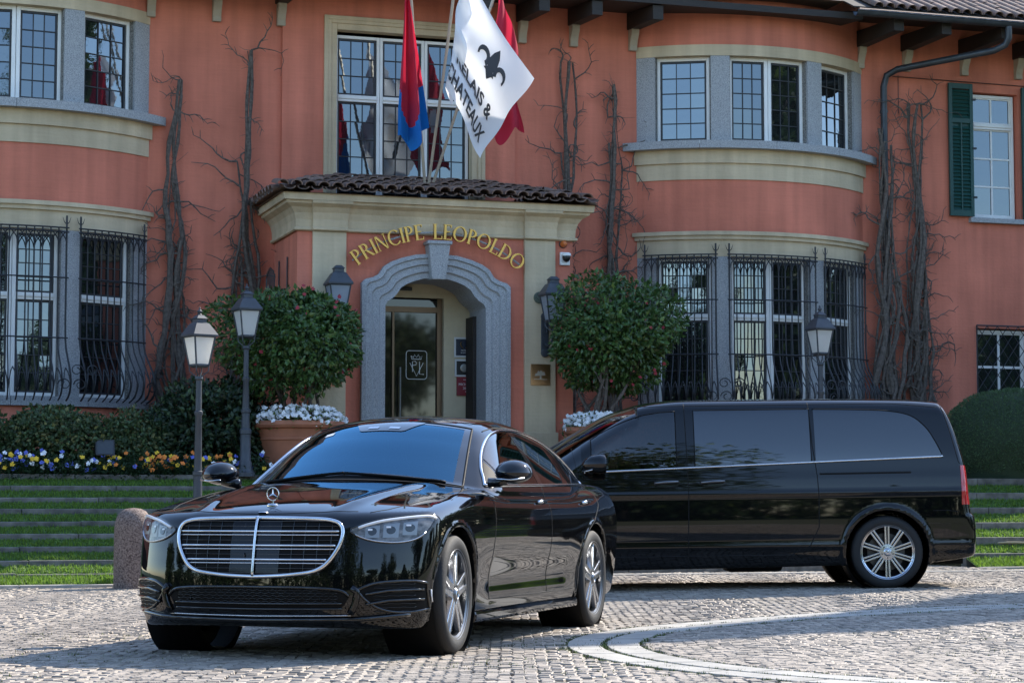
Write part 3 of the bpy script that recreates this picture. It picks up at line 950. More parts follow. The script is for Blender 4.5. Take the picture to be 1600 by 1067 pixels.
M_NAVY = mat('navy_plate', (.012, .018, .035), .3); M_BLK = mat('black_plate', (.01, .01, .01), .35); M_CRIM = mat('crimson_plate', (.20, .012, .022), .35)
M_ACR = mat('pale_backing', (.55, .56, .55), .3)
p = plaque(.45, .70, 3.08, 3.32, .81, 'navy square plaque with laurel wreath beside the glass door', M_NAVY, [('HOTELS', .028, 0, -.045), ('& SUITES', .028, 0, -.08)], M_ACR)
lw = MB()
for sg in (-1, 1):
    lw.tube([(sg * .055 * math.sin(R(a)), -.018, .045 - .055 * math.cos(R(a))) for a in range(15, 150, 15)], [.004, .008, .007, .008, .007, .008, .006, .005, .003], 4)
lw.build('wreath', M_GOLD, p)
p = plaque(.46, .69, 2.80, 3.0, .81, 'small black plaque with a round medallion under the navy plaque', M_BLK, [], M_ACR)
MB().lathe([(.0, -.004), (.05, -.004), (.06, 0), (.05, .004), (.045, .001), (0, .001)], (0, -.018, 0), 18, 'y').build('medallion', mat('dull_silver', (.3, .3, .28), .4, metal=.8), p)
plaque(.46, .74, 2.50, 2.77, .815, 'crimson guide plaque reading 2024 below the black plaque', M_CRIM, [('****', .05, 0, .085), ('MICHELIN', .05, 0, .025), ('2024', .05, 0, -.03), ('*', .06, 0, -.09)])
p = plaque(1.31, 1.60, 2.62, 2.92, PN + .057, 'polished square brass plate with engraved tree on the cream pilaster', M_BRASS, [])
tr = MB().add([(-.09 + .18 * k / 10, -.019, -.02 + .075 * math.sin(math.pi * k / 10) ** .7 + .018 * math.sin(k * 2.6)) for k in range(11)], [tuple(range(11))])
tr.box(-.012, .012, -.0195, -.016, -.06, -.01).box(-.1, .1, -.0195, -.016, -.07, -.06).build('engraving', mat('polished_inlay', (.75, .68, .6), .3, metal=.8), p)
plaque(-1.73, -1.44, 2.55, 2.78, PN + .057, 'rose copper plate with faint lettering behind the potted camellia', mat('copper_plate', (.55, .24, .15), .45, metal=.7), [('PRINCIPE', .045, 0, .05), ('LEOPOLDO', .045, 0, -.03)])
sc = fplace(thing('security_camera', 'white dome security camera on the porch corner', 'camera'), 1.84, PN, 4.45)
MB().box(-.075, .075, -.05, 0, -.1, .09).build('housing', mat('white_plastic', (.75, .75, .74), .4), sc, bevel=.015)
MB().lathe([(.055, 0), (.058, -.02), (.05, -.055), (.03, -.08), (0, -.09)], (.0, -.10, .03), 16).build('dome', M_BLK, sc, smooth=True)
MB().lathe([(0, .04), (.065, .035), (.068, 0), (.055, -.002)], (.0, -.10, .03), 16).build('hood', mat('white_plastic', (.75, .75, .74), .4), sc, smooth=True)
al = fplace(thing('alarm_lamp', 'small orange alarm lamp above the white security camera', 'lamp'), 1.82, PN, 4.66)
MB().lathe([(.05, 0), (.05, -.03), (.045, -.07), (.025, -.1), (0, -.105)], (0, 0, 0), 16, 'y').build('lens', mat('amber_lens', (.55, .14, .03), .2), al, smooth=True)
MB().lathe([(0, 0.0), (.06, 0), (.06, -.02), (.05, -.022)], (0, 0, 0), 16, 'y').build('base', M_BLK, al)
gw = fplace(thing('iron_wall_basket', 'small black iron basket on the porch side wall', 'wall bracket'), -2.07, .75, 3.95)
MB().tube([(-.02, -.28, .45), (-.02, -.28, 0), (-.2, -.28, -.02), (-.2, .28, -.02), (-.02, .28, 0), (-.02, .28, .45)], .012, 5).tube([(-.2, -.28, -.02), (-.2, -.28, .2), (-.2, .0, .32), (-.2, .28, .2), (-.2, .28, -.02)], .01, 5).build('frame', M_IRON, gw)
for k in range(7):
    y = -.24 + k * .08
    MB().tube([(-.02, y, 0), (-.2, y, -.02), (-.2, y, .2 + .1 * math.cos(y * 4))], .007, 4).build('bar', M_IRON, gw)

# ------------------------------------------------------------ lanterns
def trans_mat(name, col, w=.5):
    m = mat(name, col, .5)
    nt = m.node_tree; b = nt.nodes['Principled BSDF']; o = nt.nodes['Material Output']
    t = nt.nodes.new('ShaderNodeBsdfTranslucent'); t.inputs[0].default_value = (*col, 1)
    mx = nt.nodes.new('ShaderNodeMixShader'); mx.inputs[0].default_value = w
    nt.links.new(b.outputs[0], mx.inputs[1]); nt.links.new(t.outputs[0], mx.inputs[2]); nt.links.new(mx.outputs[0], o.inputs[0])
    return m
M_FROST = trans_mat('frosted_glass', (.92, .91, .87), .6)
M_LAMP = mat('lamp_iron', (.045, .052, .062), .5, var=.15, vscale=8)
def lantern(parent, z, s=1.0, x=0, y=0, glass=None):
    """tapered four-sided lantern, z = foot of the glass"""
    g = glass or M_FROST
    def q(r_, zz): return [(x + r_ * s * math.cos(R(45 + 90 * k)), y + r_ * s * math.sin(R(45 + 90 * k)), z + zz * s) for k in range(4)]
    h = .33
    for k in range(4):
        a, b = q(.115, 0), q(.185, h)
        MB().add([a[k], a[(k + 1) % 4], b[(k + 1) % 4], b[k]], [(0, 1, 2, 3)]).build('lantern_pane', g, parent)
    f = MB()
    a, b = q(.118, 0), q(.19, h)
    for k in range(4):
        f.tube([a[k], b[k]], .011 * s, 5); f.tube([a[k], a[(k + 1) % 4]], .011 * s, 5); f.tube([b[k], b[(k + 1) % 4]], .013 * s, 5)
    f.build('lantern_frame', M_LAMP, parent)
    rf = MB()
    rings = [q(.225, h), q(.228, h + .02), q(.12, h + .15), q(.085, h + .165), q(.085, h + .20), q(.10, h + .21), q(.05, h + .25)]
    rf.add([p for r_ in rings for p in r_], [(i * 4 + k, i * 4 + (k + 1) % 4, (i + 1) * 4 + (k + 1) % 4, (i + 1) * 4 + k) for i in range(6) for k in range(4)] + [(0, 3, 2, 1), (24, 25, 26, 27)])
    rf.lathe([(.0, h + .25), (.03 , h + .255), (.016, h + .27), (.03, h + .29), (.03, h + .3), (.01, h + .32), (.012, h + .335), (0, h + .35)], (x, y, z), 10) if s == 1 else None
    rf.build('lantern_roof', M_LAMP, parent)
    cr = MB()
    for k in range(4):
        c = a[k]; c2 = ((c[0] - x) * .35 + x, (c[1] - y) * .35 + y, z - .13 * s)
        m_ = ((c[0] - x) * .95 + x, (c[1] - y) * .95 + y, z - .07 * s)
        cr.tube([c, m_, c2], .008 * s, 4)
    cr.lathe([(0, -.03), (.09, -.028), (.11, -.012), (.11, 0), (0, 0)], (x, y, z), 12)
    cr.build('lantern_cradle', M_LAMP, parent)
def post_lamp(u, n, zb, zl, label, rz=0):
    t = fplace(thing('post_lamp', label, 'lamp post', group='lantern posts along the lawn'), u, n, zb)
    t.rotation_euler.z = TH + rz
    H = zl - zb - .13
    k = H
    MB().lathe([(0, H), (.045, H), (.05, H - .03), (.034, H - .05), (.036, H - .4), (.05, H - .41), (.05, H - .44), (.038, H - .46), (.046, H * .52), (.062, H * .52 - .01), (.062, H * .52 - .05), (.05, H * .52 - .06),
                (.056, .62), (.075, .6), (.075, .55), (.066, .54), (.07, .2), (.085, .18), (.09, .05), (.1, 0), (0, 0)][::-1], (0, 0, 0), 16).build('post', M_LAMP, t, smooth=True)
    MB().lathe([(0, 0), (.13, 0), (.13, .05), (.11, .07), (.1, .1), (0, .1)], (0, 0, 0), 16).build('base', M_LAMP, t, smooth=True)
    lantern(t, zl - zb)
    return t
post_lamp(-4.12, 5.75, .12, 2.53, 'tall lantern post on the lowest grass strip beside the mottled bollard', R(20))
post_lamp(-3.08, 3.22, 1.28, 3.09, 'lantern post on a stone plinth beside the left camellia', R(10))
post_lamp(5.1, 3.2, 1.28, 3.05, 'lantern post before the curved bay, rising behind the black van', R(5))
def wall_lamp(u, n, z, label):
    t = fplace(thing('wall_lantern', label, 'wall lamp', group='lanterns on the porch pilasters'), u, n, z)
    b = MB().box(-.055, .055, -.03, 0, -.42, .1).lathe([(0, -.05), (.06, -.045), (.06, 0), (0, 0)], (0, 0, .1), 14, 'y').lathe([(0, -.05), (.06, -.045), (.06, 0), (0, 0)], (0, 0, -.42), 14, 'y')
    b.build('backplate', M_LAMP, t, bevel=.008)
    MB().tube([(0, -.03, -.3), (.0, -.16, -.33), (.02, -.27, -.27), (.03, -.3, -.16), (.03, -.3, -.02)], .016, 8).tube([(0, -.03, 0), (0, -.12, -.06), (0, -.1, -.14), (0, -.05, -.12)], .01, 6).build('bracket', M_LAMP, t, smooth=True)
    lantern(t, .02, 1.08, .03, -.3, M_LGLASS)
    return t
M_LGLASS = trans_mat('clear_lantern_glass', (.42, .46, .52), .4)
wall_lamp(1.52, PN + .055, 3.50, 'black wall lantern on the right cream pilaster above the brass plate')
wall_lamp(-1.60, PN + .055, 3.55, 'black wall lantern half hidden behind the left camellia')
rose = fplace(thing('iron_rosette', 'round verdigris rosette beside the right wall lantern', 'ornament'), 1.44, PN + .057, 3.87)
rs = MB().lathe([(0, -.03), (.03, -.028), (.04, -.015), (.06, -.02), (.085, -.012), (.085, 0), (0, 0)], (0, 0, 0), 18, 'y')
rs.build('disc', mat('verdigris', (.10, .12, .09), .7), rose, smooth=True)
pt = MB().lathe([(0, -.012), (.012, -.008), (.015, 0)], (0, 0, 0), 6, 'y').mesh('petal', MATS['verdigris'], True)
for k in range(10): link('petal', pt, rose, loc=(.065 * math.cos(k * .628), -.016, .065 * math.sin(k * .628)))

# ------------------------------------------------------------ flags
M_POLE = mat('flag_pole', (.42, .37, .30), .45, metal=.3)
def cloth_mat(name, col, w=.45):
    m = trans_mat(name, col, w)
    m.node_tree.nodes['Principled BSDF'].inputs['Roughness'].default_value = .85
    return m
def flag(label, pole, S, mats, regions, nu=40, nv=40, extra=None):
    t = fplace(thing('flag', label, 'flag', group='flags over the porch roof'), 0, 0, 0)
    MB().tube(pole, .022, 8).lathe([(0, -.02), (.035, -.01), (.04, .02), (.02, .05), (0, .055)], pole[-1], 10).build('flag_pole', M_POLE, t, smooth=True)
    mb = MB()
    P = [[S(i / nu, j / nv) for j in range(nv + 1)] for i in range(nu + 1)]
    mb.grid(P)
    k = 0
    for i in range(nu):
        for j in range(nv):
            mb.mi[k] = regions((i + .5) / nu, (j + .5) / nv); k += 1
    cl = mb.build('flag_cloth', mats, t, smooth='all')
    if extra: extra(t)
    return t
def lift(S, s, t, d=.008):
    e = .004
    a = Vector(S(s + e, t)) - Vector(S(s - e, t)); b = Vector(S(s, t + e)) - Vector(S(s, t - e))
    n = a.cross(b).normalized()
    if n.y > 0: n = -n
    return tuple(Vector(S(s, t)) + n * d)
def quad_uz(c, s, t):
    A, B, C, D = c
    return ((1 - s) * (1 - t) * A[0] + s * (1 - t) * B[0] + s * t * C[0] + (1 - s) * t * D[0],
            (1 - s) * (1 - t) * A[1] + s * (1 - t) * B[1] + s * t * C[1] + (1 - s) * t * D[1])
BASE = (-.10, -1.25, 5.42)
def S_white(s, t):
    s0 = .2
    q = math.sqrt((s - s0) ** 2 + .0009) if s < s0 else s - s0 + .03
    fold = max(0, s0 - s)
    sp = q / .83
    u, z = quad_uz([(.04, 8.32), (1.13, 6.86), (.36, 5.70), (-.16, 6.70)], min(sp, 1.02), t)
    w = .05 * math.sin(9 * s + 3 * t) * (.3 + t) + .07 * math.sin(16 * t + 2 * s) * (1 - s) ** 1.5 + .035 * math.sin(5 * s - 7 * t)
    sag = -.08 * math.sin(math.pi * t) * s
    return (u + sag * .5 + .02 * math.sin(12 * t), -2.4 - w + fold * .55, z + .03 * math.sin(7 * s))
def white_print(parent):
    M_INK = mat('flag_ink', (.045, .042, .045), .8)
    def put(me, cs, ct, ks, kt):
        """text plane coordinates (x right, y up) onto the cloth: x along s, y against t"""
        bm = bmesh.new(); bm.from_mesh(me)
        bmesh.ops.triangulate(bm, faces=bm.faces[:])
        bmesh.ops.subdivide_edges(bm, edges=[e for e in bm.edges if e.calc_length() > .05], cuts=2, use_grid_fill=True)
        for v in bm.verts:
            v.co = lift(S_white, cs + v.co.x * ks, ct - v.co.y * kt, .012)
        bm.to_mesh(me); bm.free()
        me.materials.clear(); me.materials.append(M_INK)
        link('flag_print', me, parent)
    put(text_mesh('RELAIS &', .2, 0, .006), .55, .66, .72, .84)
    put(text_mesh('CHATEAUX', .2, 0, .006), .53, .86, .68, .84)
    # three-leaved lily emblem
    em = MB()
    def leaf(pts): em.add([(x, y, 0) for x, y in pts], [tuple(range(len(pts)))])
    leaf([(0, -.16), (.05, -.06), (.075, .05), (.05, .15), (0, .24), (-.05, .15), (-.075, .05), (-.05, -.06)])
    for sg in (1, -1):
        rg = []
        for k in range(15):
            a = R(215 - k * 17)
            rg.append(((sg * (.155 + .10 * math.cos(a))), .0 + .115 * math.sin(a)))
        inn = [((sg * (.155 + (.045 + .002 * k) * math.cos(R(215 - k * 17)))), .0 + .055 * math.sin(R(215 - k * 17))) for k in range(15)]
        for k in range(14): leaf([rg[k], rg[k + 1], inn[k + 1], inn[k]])
        leaf([(0, -.17), (sg * .06, -.09), (sg * .1, -.085), (sg * .04, -.02)])
    put(em.mesh('emblem', M_INK), .66, .33, .62, .76)
flag('white flag with dark lily emblem and lettering hanging from its pole', [BASE, (.0, -1.9, 7.4), (.06, -2.42, 9.0)], S_white,
     [cloth_mat('flag_white', (.84, .85, .88), .4)], lambda s, t: 0, 60, 48, white_print)
def S_tic(s, t):
    zt, zb = 8.1, lerp(5.98, 6.02, s) - .28 * math.exp(-((s - .55) / .22) ** 2)
    wl, wr = -.70 - .13 * min(1, t * 1.2), -.66 + .30 * t ** .9
    u = lerp(wl, wr, s) + .02 * math.sin(20 * s) * t
    z = lerp(zt, zb + .12 * s, t)
    return (u, -2.2 - .10 * math.sin(11 * s + 1) * (.25 + t) - .04 * math.sin(17 * s + 3 * t), z)
flag('drooping flag with red upper half and blue lower half', [(-.14, -1.25, 5.42), (-.40, -1.7, 7.0), (-.69, -2.18, 8.9)], S_tic,
     [cloth_mat('flag_red', (.52, .025, .06)), cloth_mat('flag_blue', (.01, .17, .52))], lambda s, t: 1 if t > .78 + .09 * math.sin(5.5 * s - 1.0) else 0, 40, 50)
def S_swi(s, t):
    u, z = quad_uz([(.74, 8.3), (1.0, 7.6), (1.12, 6.2), (.55, 6.6)], s, t)
    z2 = z - .45 * t * math.exp(-((s - .35) / .25) ** 2)
    return (u + .04 * math.sin(8 * t), -1.9 - .09 * math.sin(10 * s + 2 * t) * (.3 + t), z2)
flag('red flag with a white cross partly hidden behind the white flag', [(-.04, -1.2, 5.42), (.35, -1.6, 6.9), (.82, -2.0, 8.6)], S_swi,
     [MATS['flag_red'], MATS['flag_white']], lambda s, t: 1 if (abs(s - .72) < .2 and abs(t - .48) < .06) or (abs(s - .72) < .07 and abs(t - .48) < .16) else 0, 44, 44)
# ============================================================ planting
M_CAM = leaf_mat('camellia_leaf', (.062, .125, .034), .3)
M_CAM2 = leaf_mat('camellia_young_leaf', (.12, .17, .04), .35)
M_BUSH = leaf_mat('shrub_leaf', (.06, .10, .036), .5)
M_BUSH2 = leaf_mat('shrub_tip', (.15, .15, .05), .5)
M_DARKL = leaf_mat('dark_leaf', (.022, .046, .02), .4)
M_YEW = leaf_mat('yew_needle', (.075, .135, .055), .55)
M_PETR = mat('red_petal', (.32, .02, .035), .6)
M_PETW = mat('white_petal', (.80, .80, .80), .7, objvar=.1)
def vrand(r_):
    while True:
        v = Vector((r_.uniform(-1, 1), r_.uniform(-1, 1), r_.uniform(-1, 1)))
        if .05 < v.length < 1: return v.normalized()
def leaf(mb, p, d, up, l, w, mi=0):
    """pointed leaf with a folded midrib"""
    d = d.normalized(); s = d.cross(up)
    if s.length < 1e-4: s = d.orthogonal()
    s.normalize(); n = s.cross(d)
    m1 = p + d * l * .45
    mb.add([p, m1 + s * w - n * w * .3, p + d * l, m1 - s * w - n * w * .3, m1 + n * w * .15], [(0, 1, 4), (1, 2, 4), (2, 3, 4), (3, 0, 4)], mi)
def crown(mb, c, rad, count, l, w, rw, nmat=2, lumps=14, shell=.55, flat=0.0, droop=.2):
    c = Vector(c); lp = [(vrand(rw), rw.uniform(.08, .22)) for _ in range(lumps)]
    holes = [vrand(rw) for _ in range(max(3, lumps // 3))]
    for _ in range(count):
        v = vrand(rw)
        if any(v.dot(h) > .965 for h in holes) and rw.random() < .75: continue
        k = 1 + sum(a * max(0, v.dot(q) - .72) / .28 for q, a in lp) - .08
        r_ = (shell + (1 - shell) * rw.random() ** .5) * k
        p = c + Vector((v.x * rad[0], v.y * rad[1], v.z * rad[2])) * r_
        d = (v * .7 + vrand(rw) * .9 + Vector((0, 0, -droop))).normalized()
        q = rw.uniform(.7, 1.3)
        mi = 0 if rw.random() < .72 else rw.randrange(nmat)
        leaf(mb, p, d, (v + vrand(rw) * .5), l * q, w * q, mi)
def branchy(mb, base, top, r0, r1, rw, jit=.05, n=7, k=6):
    base, top = Vector(base), Vector(top)
    pts = []; rr = []
    for i in range(n):
        t = i / (n - 1)
        j = Vector((rw.gauss(0, jit), rw.gauss(0, jit), 0)) * math.sin(t * math.pi)
        pts.append(base.lerp(top, t) + j); rr.append(lerp(r0, r1, t))
    mb.tube(pts, rr, k)
    return pts
def flowers(mb, pts, rw, size, mats):
    """small pansy-like blooms: five overlapping petals facing out and up"""
    for p, mi in pts:
        p = Vector(p); f = Vector((rw.uniform(-.5, .3), -1, rw.uniform(.1, .9))).normalized()
        a = f.orthogonal().normalized(); b = f.cross(a)
        for k in range(5):
            an = k * 1.2566 + rw.uniform(-.2, .2); q = size * rw.uniform(.8, 1.15)
            d = a * math.cos(an) + b * math.sin(an); s = f.cross(d)
            mb.add([p + f * .004, p + d * q * .6 + s * q * .42, p + d * q + f * .004, p + d * q * .6 - s * q * .42], [(0, 1, 2, 3)], mi)
def camellia(u, n, zpot, zc, rx, rz, label, potl, seed, pr=.6, du=0, fl=True):
    rw = random.Random(seed)
    t = fplace(thing('camellia_tree', label, 'tree', group='potted camellias flanking the doorway'), u, n, zpot)
    h = zc - zpot
    st = MB()
    for k in range(7):
        a = rw.uniform(0, 6.28); b = (.10 * math.cos(a), .10 * math.sin(a), -.15)
        p = branchy(st, b, (du + .45 * math.cos(a + .2), .45 * math.sin(a + .2), h - .1), .032, .012, rw, .05)
        for _ in range(3):
            q = p[rw.randrange(3, 6)]
            branchy(st, q, q + Vector((rw.uniform(-.45, .45), rw.uniform(-.45, .45), rw.uniform(.2, .5))), .012, .004, rw, .03, 5, 5)
    st.build('trunk', M_BARK, t, smooth=True)
    cr = MB()
    crown(cr, (du, 0, h), (rx * .9, rx * .82, rz * .9), 9500, .085, .026, rw, 2, 26, .5)
    crown(cr, (du, 0, h + .05), (rx * .7, rx * .6, rz * .7), 2200, .085, .024, rw, 1, 8, .2)
    cr.build('crown', [M_CAM, M_CAM2], t)
    if fl:
        fb = MB()
        pts = []
        for _ in range(26):
            v = vrand(rw)
            if v.y > 0: v.y = -v.y
            pts.append(((v.x * rx * .98 + du, v.y * rx * .88, h + v.z * rz * .98), 0))
        flowers(fb, pts, rw, .03, 0)
        fb.build('blossom', M_PETR, t)
    # pot stands on its own
    pt = fplace(thing('terracotta_pot', potl, 'flower pot', group='terracotta pots by the doorway'), u, n, 1.275)
    H = zpot - 1.275
    MB().lathe([(0, 0), (pr * .66, 0), (pr * .7, .04), (pr * .80, H * .5), (pr * .90, H * .80), (pr * .92, H * .86), (pr * 1.0, H * .88), (pr * 1.04, H * .93), (pr * 1.0, H), (pr * .93, H), (pr * .9, H - .06), (0, H - .06)], (0, 0, 0), 36).build('pot_body', M_TERRA, pt, smooth=True)
    MB().lathe([(pr * .862, H * .66), (pr * .885, H * .67), (pr * .885, H * .70), (pr * .872, H * .71)], (0, 0, 0), 36).build('pot_band', M_TERRA, pt, smooth=True)
    w = MB()
    pts = []
    for _ in range(420):
        a = rw.uniform(0, 6.28); r_ = pr * 1.0 * math.sqrt(rw.random())
        z = H + .10 + .07 * (1 - (r_ / pr) ** 2) + rw.uniform(-.09, .06) - (.07 if r_ > pr * .85 else 0)
        pts.append(((r_ * 1.05 * math.cos(a), r_ * 1.05 * math.sin(a), z), 1))
    for p, _ in pts:
        for _k in range(3): leaf(w, Vector(p) + vrand(rw) * .05 - Vector((0, 0, .04)), vrand(rw), Vector((0, 0, 1)), .05, .016, 0)
    flowers(w, pts, rw, .034, 1)
    fw = stuff(w.build('white_flowers', [M_CAM2, M_PETW], pt)); fw['label'] = 'dense white bedding flowers with green leaves'
camellia(-2.22, 2.45, 2.02, 3.16, .92, .70, 'rounded camellia with glossy leaves left of the doorway before the porch', 'wide terracotta pot of white flowers under the left camellia', 3, .62)
camellia(2.02, 2.35, 2.0, 3.24, .88, .70, 'rounded camellia with red blooms and bare vine behind it right of the doorway', 'terracotta pot of white flowers under the right camellia beside the van', 4, .42, .28)

def shrub(u, n, z, rx, ry, rz, label, seed, mats, count, l, w, cat='shrub'):
    rw = random.Random(seed)
    t = fplace(thing('shrub', label, cat), u, n, z)
    st = MB()
    for k in range(8):
        a = rw.uniform(0, 6.28)
        branchy(st, (.15 * math.cos(a), .1 * math.sin(a), -.03), (rx * .6 * math.cos(a), ry * .6 * math.sin(a), rz * 1.2), .02, .006, rw, .04)
    st.build('stem', M_BARK, t)
    cr = MB()
    crown(cr, (0, 0, rz * .98), (rx, ry, rz), count, l, w, rw, len(mats), 26, .3)
    cr.build('foliage', mats, t)
    return t
shrub(-5.42, 2.45, 1.28, .72, .5, .42, 'wide olive green shrub below the left bay, beside the dark spotlight', 21, [M_BUSH, M_BUSH2, M_BUSH2], 12000, .06, .021)
shrub(-4.40, 2.35, 1.28, .47, .46, .40, 'olive green shrub between the spotlight and the big dark bush', 22, [M_BUSH, M_BUSH2, M_BUSH2], 9500, .06, .021)
shrub(-3.33, 2.2, 1.28, .80, .55, .62, 'big dark leaved bush behind the lantern posts', 23, [M_DARKL, M_BUSH], 10000, .085, .027)
shrub(-6.65, 2.45, 1.28, .5, .5, .48, 'dark shrub end below the left bay at the terrace edge', 24, [M_BUSH, M_BUSH2], 6000, .06, .021)
shrub(4.0, 1.6, 1.28, 1.2, .35, .45, 'low dark bush at the foot of the curved bay behind the van', 25, [M_DARKL, M_BUSH], 3000, .06, .02)
# clipped dome
def dome():
    rw = random.Random(31)
    t = fplace(thing('clipped_yew', 'large clipped dark green yew dome behind the rear of the van', 'topiary'), 8.55, 2.55, 1.28)
    cr = MB()
    for _ in range(24000):
        v = vrand(rw)
        if v.z < -.55: continue
        k = 1 + .02 * math.sin(v.x * 9) * math.sin(v.z * 8 + 1) + rw.gauss(0, .012)
        p = Vector((v.x * 1.12 * abs(1) , v.y * .95, .56 + v.z * .80)) * 1.0
        p = Vector((p.x * k, p.y * k, .56 + (p.z - .56) * k))
        d = (v + vrand(rw) * .8).normalized()
        leaf(cr, p - d * .02, d, vrand(rw), rw.uniform(.03, .055), .006, 0)
    cr.build('foliage', M_YEW, t)
    core = MB().lathe([(0, .02), (.9, .02), (1.05, .35), (1.07, .6), (.9, 1.0), (.6, 1.22), (.3, 1.31), (0, 1.33)], (0, 0, 0), 24, sy=.85)  # solid core, shade inside the yew put into its dark colour
    core.build('shaded_core', mat('yew_shade', (.022, .04, .018), .9, bump=.8, bscale=40), t, smooth=True)
dome()
def pansies():
    rw = random.Random(41)
    cols = [mat('pansy_orange', (.75, .20, .02), .6), mat('pansy_yellow', (.78, .48, .02), .6), mat('pansy_blue', (.10, .13, .48), .6), M_PETW]
    mb = MB(); pts = []
    for _ in range(1500):
        u = rw.uniform(-7.2, -2.75); n = rw.uniform(2.95, 3.28)
        z = 1.30 + rw.uniform(.05, .30) * (.6 + .4 * (3.3 - n) / .35)
        if rw.random() < .17:
            zone = math.sin(u * 2.2 + 1) + rw.gauss(0, .9)
            mi = 1 if zone < -.9 else 2 if zone < 0.1 else 3 if zone < .9 else 4
            pts.append(((u, -n, z + .02), mi))
        for _k in range(7):
            leaf(mb, Vector((u + rw.gauss(0, .05), -n + rw.gauss(0, .03), z - rw.uniform(.0, .14))), vrand(rw) + Vector((0, -.3, .4)), Vector((0, 0, 1)), rw.uniform(.03, .06), .012, 0)
    flowers(mb, pts, rw, .036, 1)
    o = fplace(mb.build('pansy_bed', [leaf_mat('pansy_leaf', (.025, .055, .018)) , *cols]))
    stuff(o); o['label'] = 'bed of mixed orange, yellow, blue and white pansies above the grass terraces'; o['category'] = 'flower bed'
pansies()

# ------------------------------------------------------------ bare climbers on the wall
def vine(u, z0, z1, wid, strands, label, seed, twig=40, n=.03, lean=0):
    rw = random.Random(seed)
    t = fplace(thing('climbing_vine', label, 'vine', group='bare climbers on the facade'), u, n, z0)
    H = z1 - z0
    m = MB(); path0 = []
    for s in range(strands):
        ph, fr = rw.uniform(0, 6.28), rw.uniform(1.2, 2.6)
        top = H * (1 if s < 3 else rw.uniform(.45, 1.0))
        r0 = rw.uniform(.016, .05) if s else .06
        off = rw.uniform(-wid, wid)
        pts = []; rr = []
        k = 26
        x = off * 1.6
        for i in range(k):
            q = i / (k - 1)
            x += rw.gauss(0, .028)
            xx = x * (1 - .55 * q) + wid * .8 * math.sin(ph + fr * q * 6.28) * (1 - .4 * q) + lean * q
            y = -.03 - r0 - .05 * (1 + math.cos(ph + fr * q * 6.28)) * (1 - .5 * q)
            pts.append((xx, y, q * top)); rr.append(r0 * (1 - .6 * q) * rw.uniform(.75, 1.3))
        m.tube(pts, rr, 6)
        path0 += pts[6:]
    m.build('stem', M_BARK, t, smooth=True)
    tw = MB()
    for _ in range(twig):
        p = Vector(rw.choice(path0)); sg = rw.choice((-1, 1)); L = rw.uniform(.2, .85)
        a = rw.uniform(-.4, .9); cur = [p.copy()]; q = p.copy()
        for i in range(7):
            a += rw.gauss(0, .5)
            q = q + Vector((sg * math.cos(a) * L / 7, rw.uniform(-.015, .012), math.sin(a) * L / 7))
            q.y = min(q.y, -.02)
            cur.append(q.copy())
            if rw.random() < .5:
                b = a + rw.choice((-1, 1)) * .9
                e = q + Vector((sg * math.cos(b) * .12, -.02, math.sin(b) * .12))
                tw.tube([q, (q + e) / 2 + Vector((0, 0, .012)), e], [.006, .005, .003], 4)
        r0 = rw.uniform(.009, .018)
        tw.tube(cur, [r0 * (1 - .1 * i) for i in range(8)], 5)
    for _ in range(twig * 3):   # hair-fine shoots
        p = Vector(rw.choice(path0)); e = p + Vector((rw.gauss(0, .1), -rw.uniform(0, .05), rw.uniform(-.12, .2)))
        tw.tube([p, (p + e) / 2 + vrand(rw) * .02, e], [.004, .0035, .002], 3)
    stuff(tw.build('twigs', M_BARK, t))
    return t
vine(-3.50, 1.3, 7.0, .10, 9, 'bare twisted climber beside the left bay, behind the tall dark bush', 51, 50)
vine(-2.55, 1.3, 7.5, .10, 8, 'bare climber between the left bay and the porch roof corner', 52, 60)
vine(2.42, 1.3, 7.65, .07, 7, 'slender bare climber just right of the porch roof', 53, 70)
vine(3.17, 1.3, 7.35, .08, 7, 'bare climber rising behind the right camellia beside the curved bay', 54, 70)
vine(7.78, 1.3, 6.9, .13, 12, 'thick bare climber wound round the zinc downpipe', 55, 60, .14)
vine(8.33, 1.3, 7.35, .13, 12, 'thick bare climber between the downpipe and the green shutter', 56, 90)

# ------------------------------------------------------------ trees across the forecourt (mirrored in glass and paint)
def big_tree(x, y, h, r_, label, seed, conic=False):
    rw = random.Random(seed)
    t = thing('garden_tree', label, 'tree', (x, y, 0), 0, 'trees across the forecourt')
    tr = MB()
    p = branchy(tr, (0, 0, -.1), (0, 0, h * .8), .28, .06, rw, .1, 8, 9)
    for k in range(10):
        q = p[rw.randrange(2, 7)]; a = rw.uniform(0, 6.28)
        branchy(tr, q, q + Vector((math.cos(a) * r_ * .7, math.sin(a) * r_ * .7, rw.uniform(.3, 1.2))), .08, .02, rw, .1, 5, 6)
    tr.build('trunk', M_BARK, t, smooth=True)
    cr = MB()
    if conic:
        for i in range(9):
            z = lerp(.06, .95, i / 8) * h; rr = r_ * (1.05 - .95 * i / 8)
            crown(cr, (0, 0, z), (rr, rr, h * .09), 420 if h < 14 else 1500, .42, .12, rw, 2, 8, .3)
    else:
        for i in range(12 if h < 12 else 26):
            a = rw.uniform(0, 6.28); d = rw.uniform(0, .7) * r_
            crown(cr, (d * math.cos(a), d * math.sin(a), h * rw.uniform(.12, .85)), (r_ * .55, r_ * .55, h * .17), 420, .40, .13, rw, 2, 8, .3)
    cr.build('crown', [M_BUSH, M_CAM2], t)
tr_spec = []
tl = []
_rt = random.Random(99)
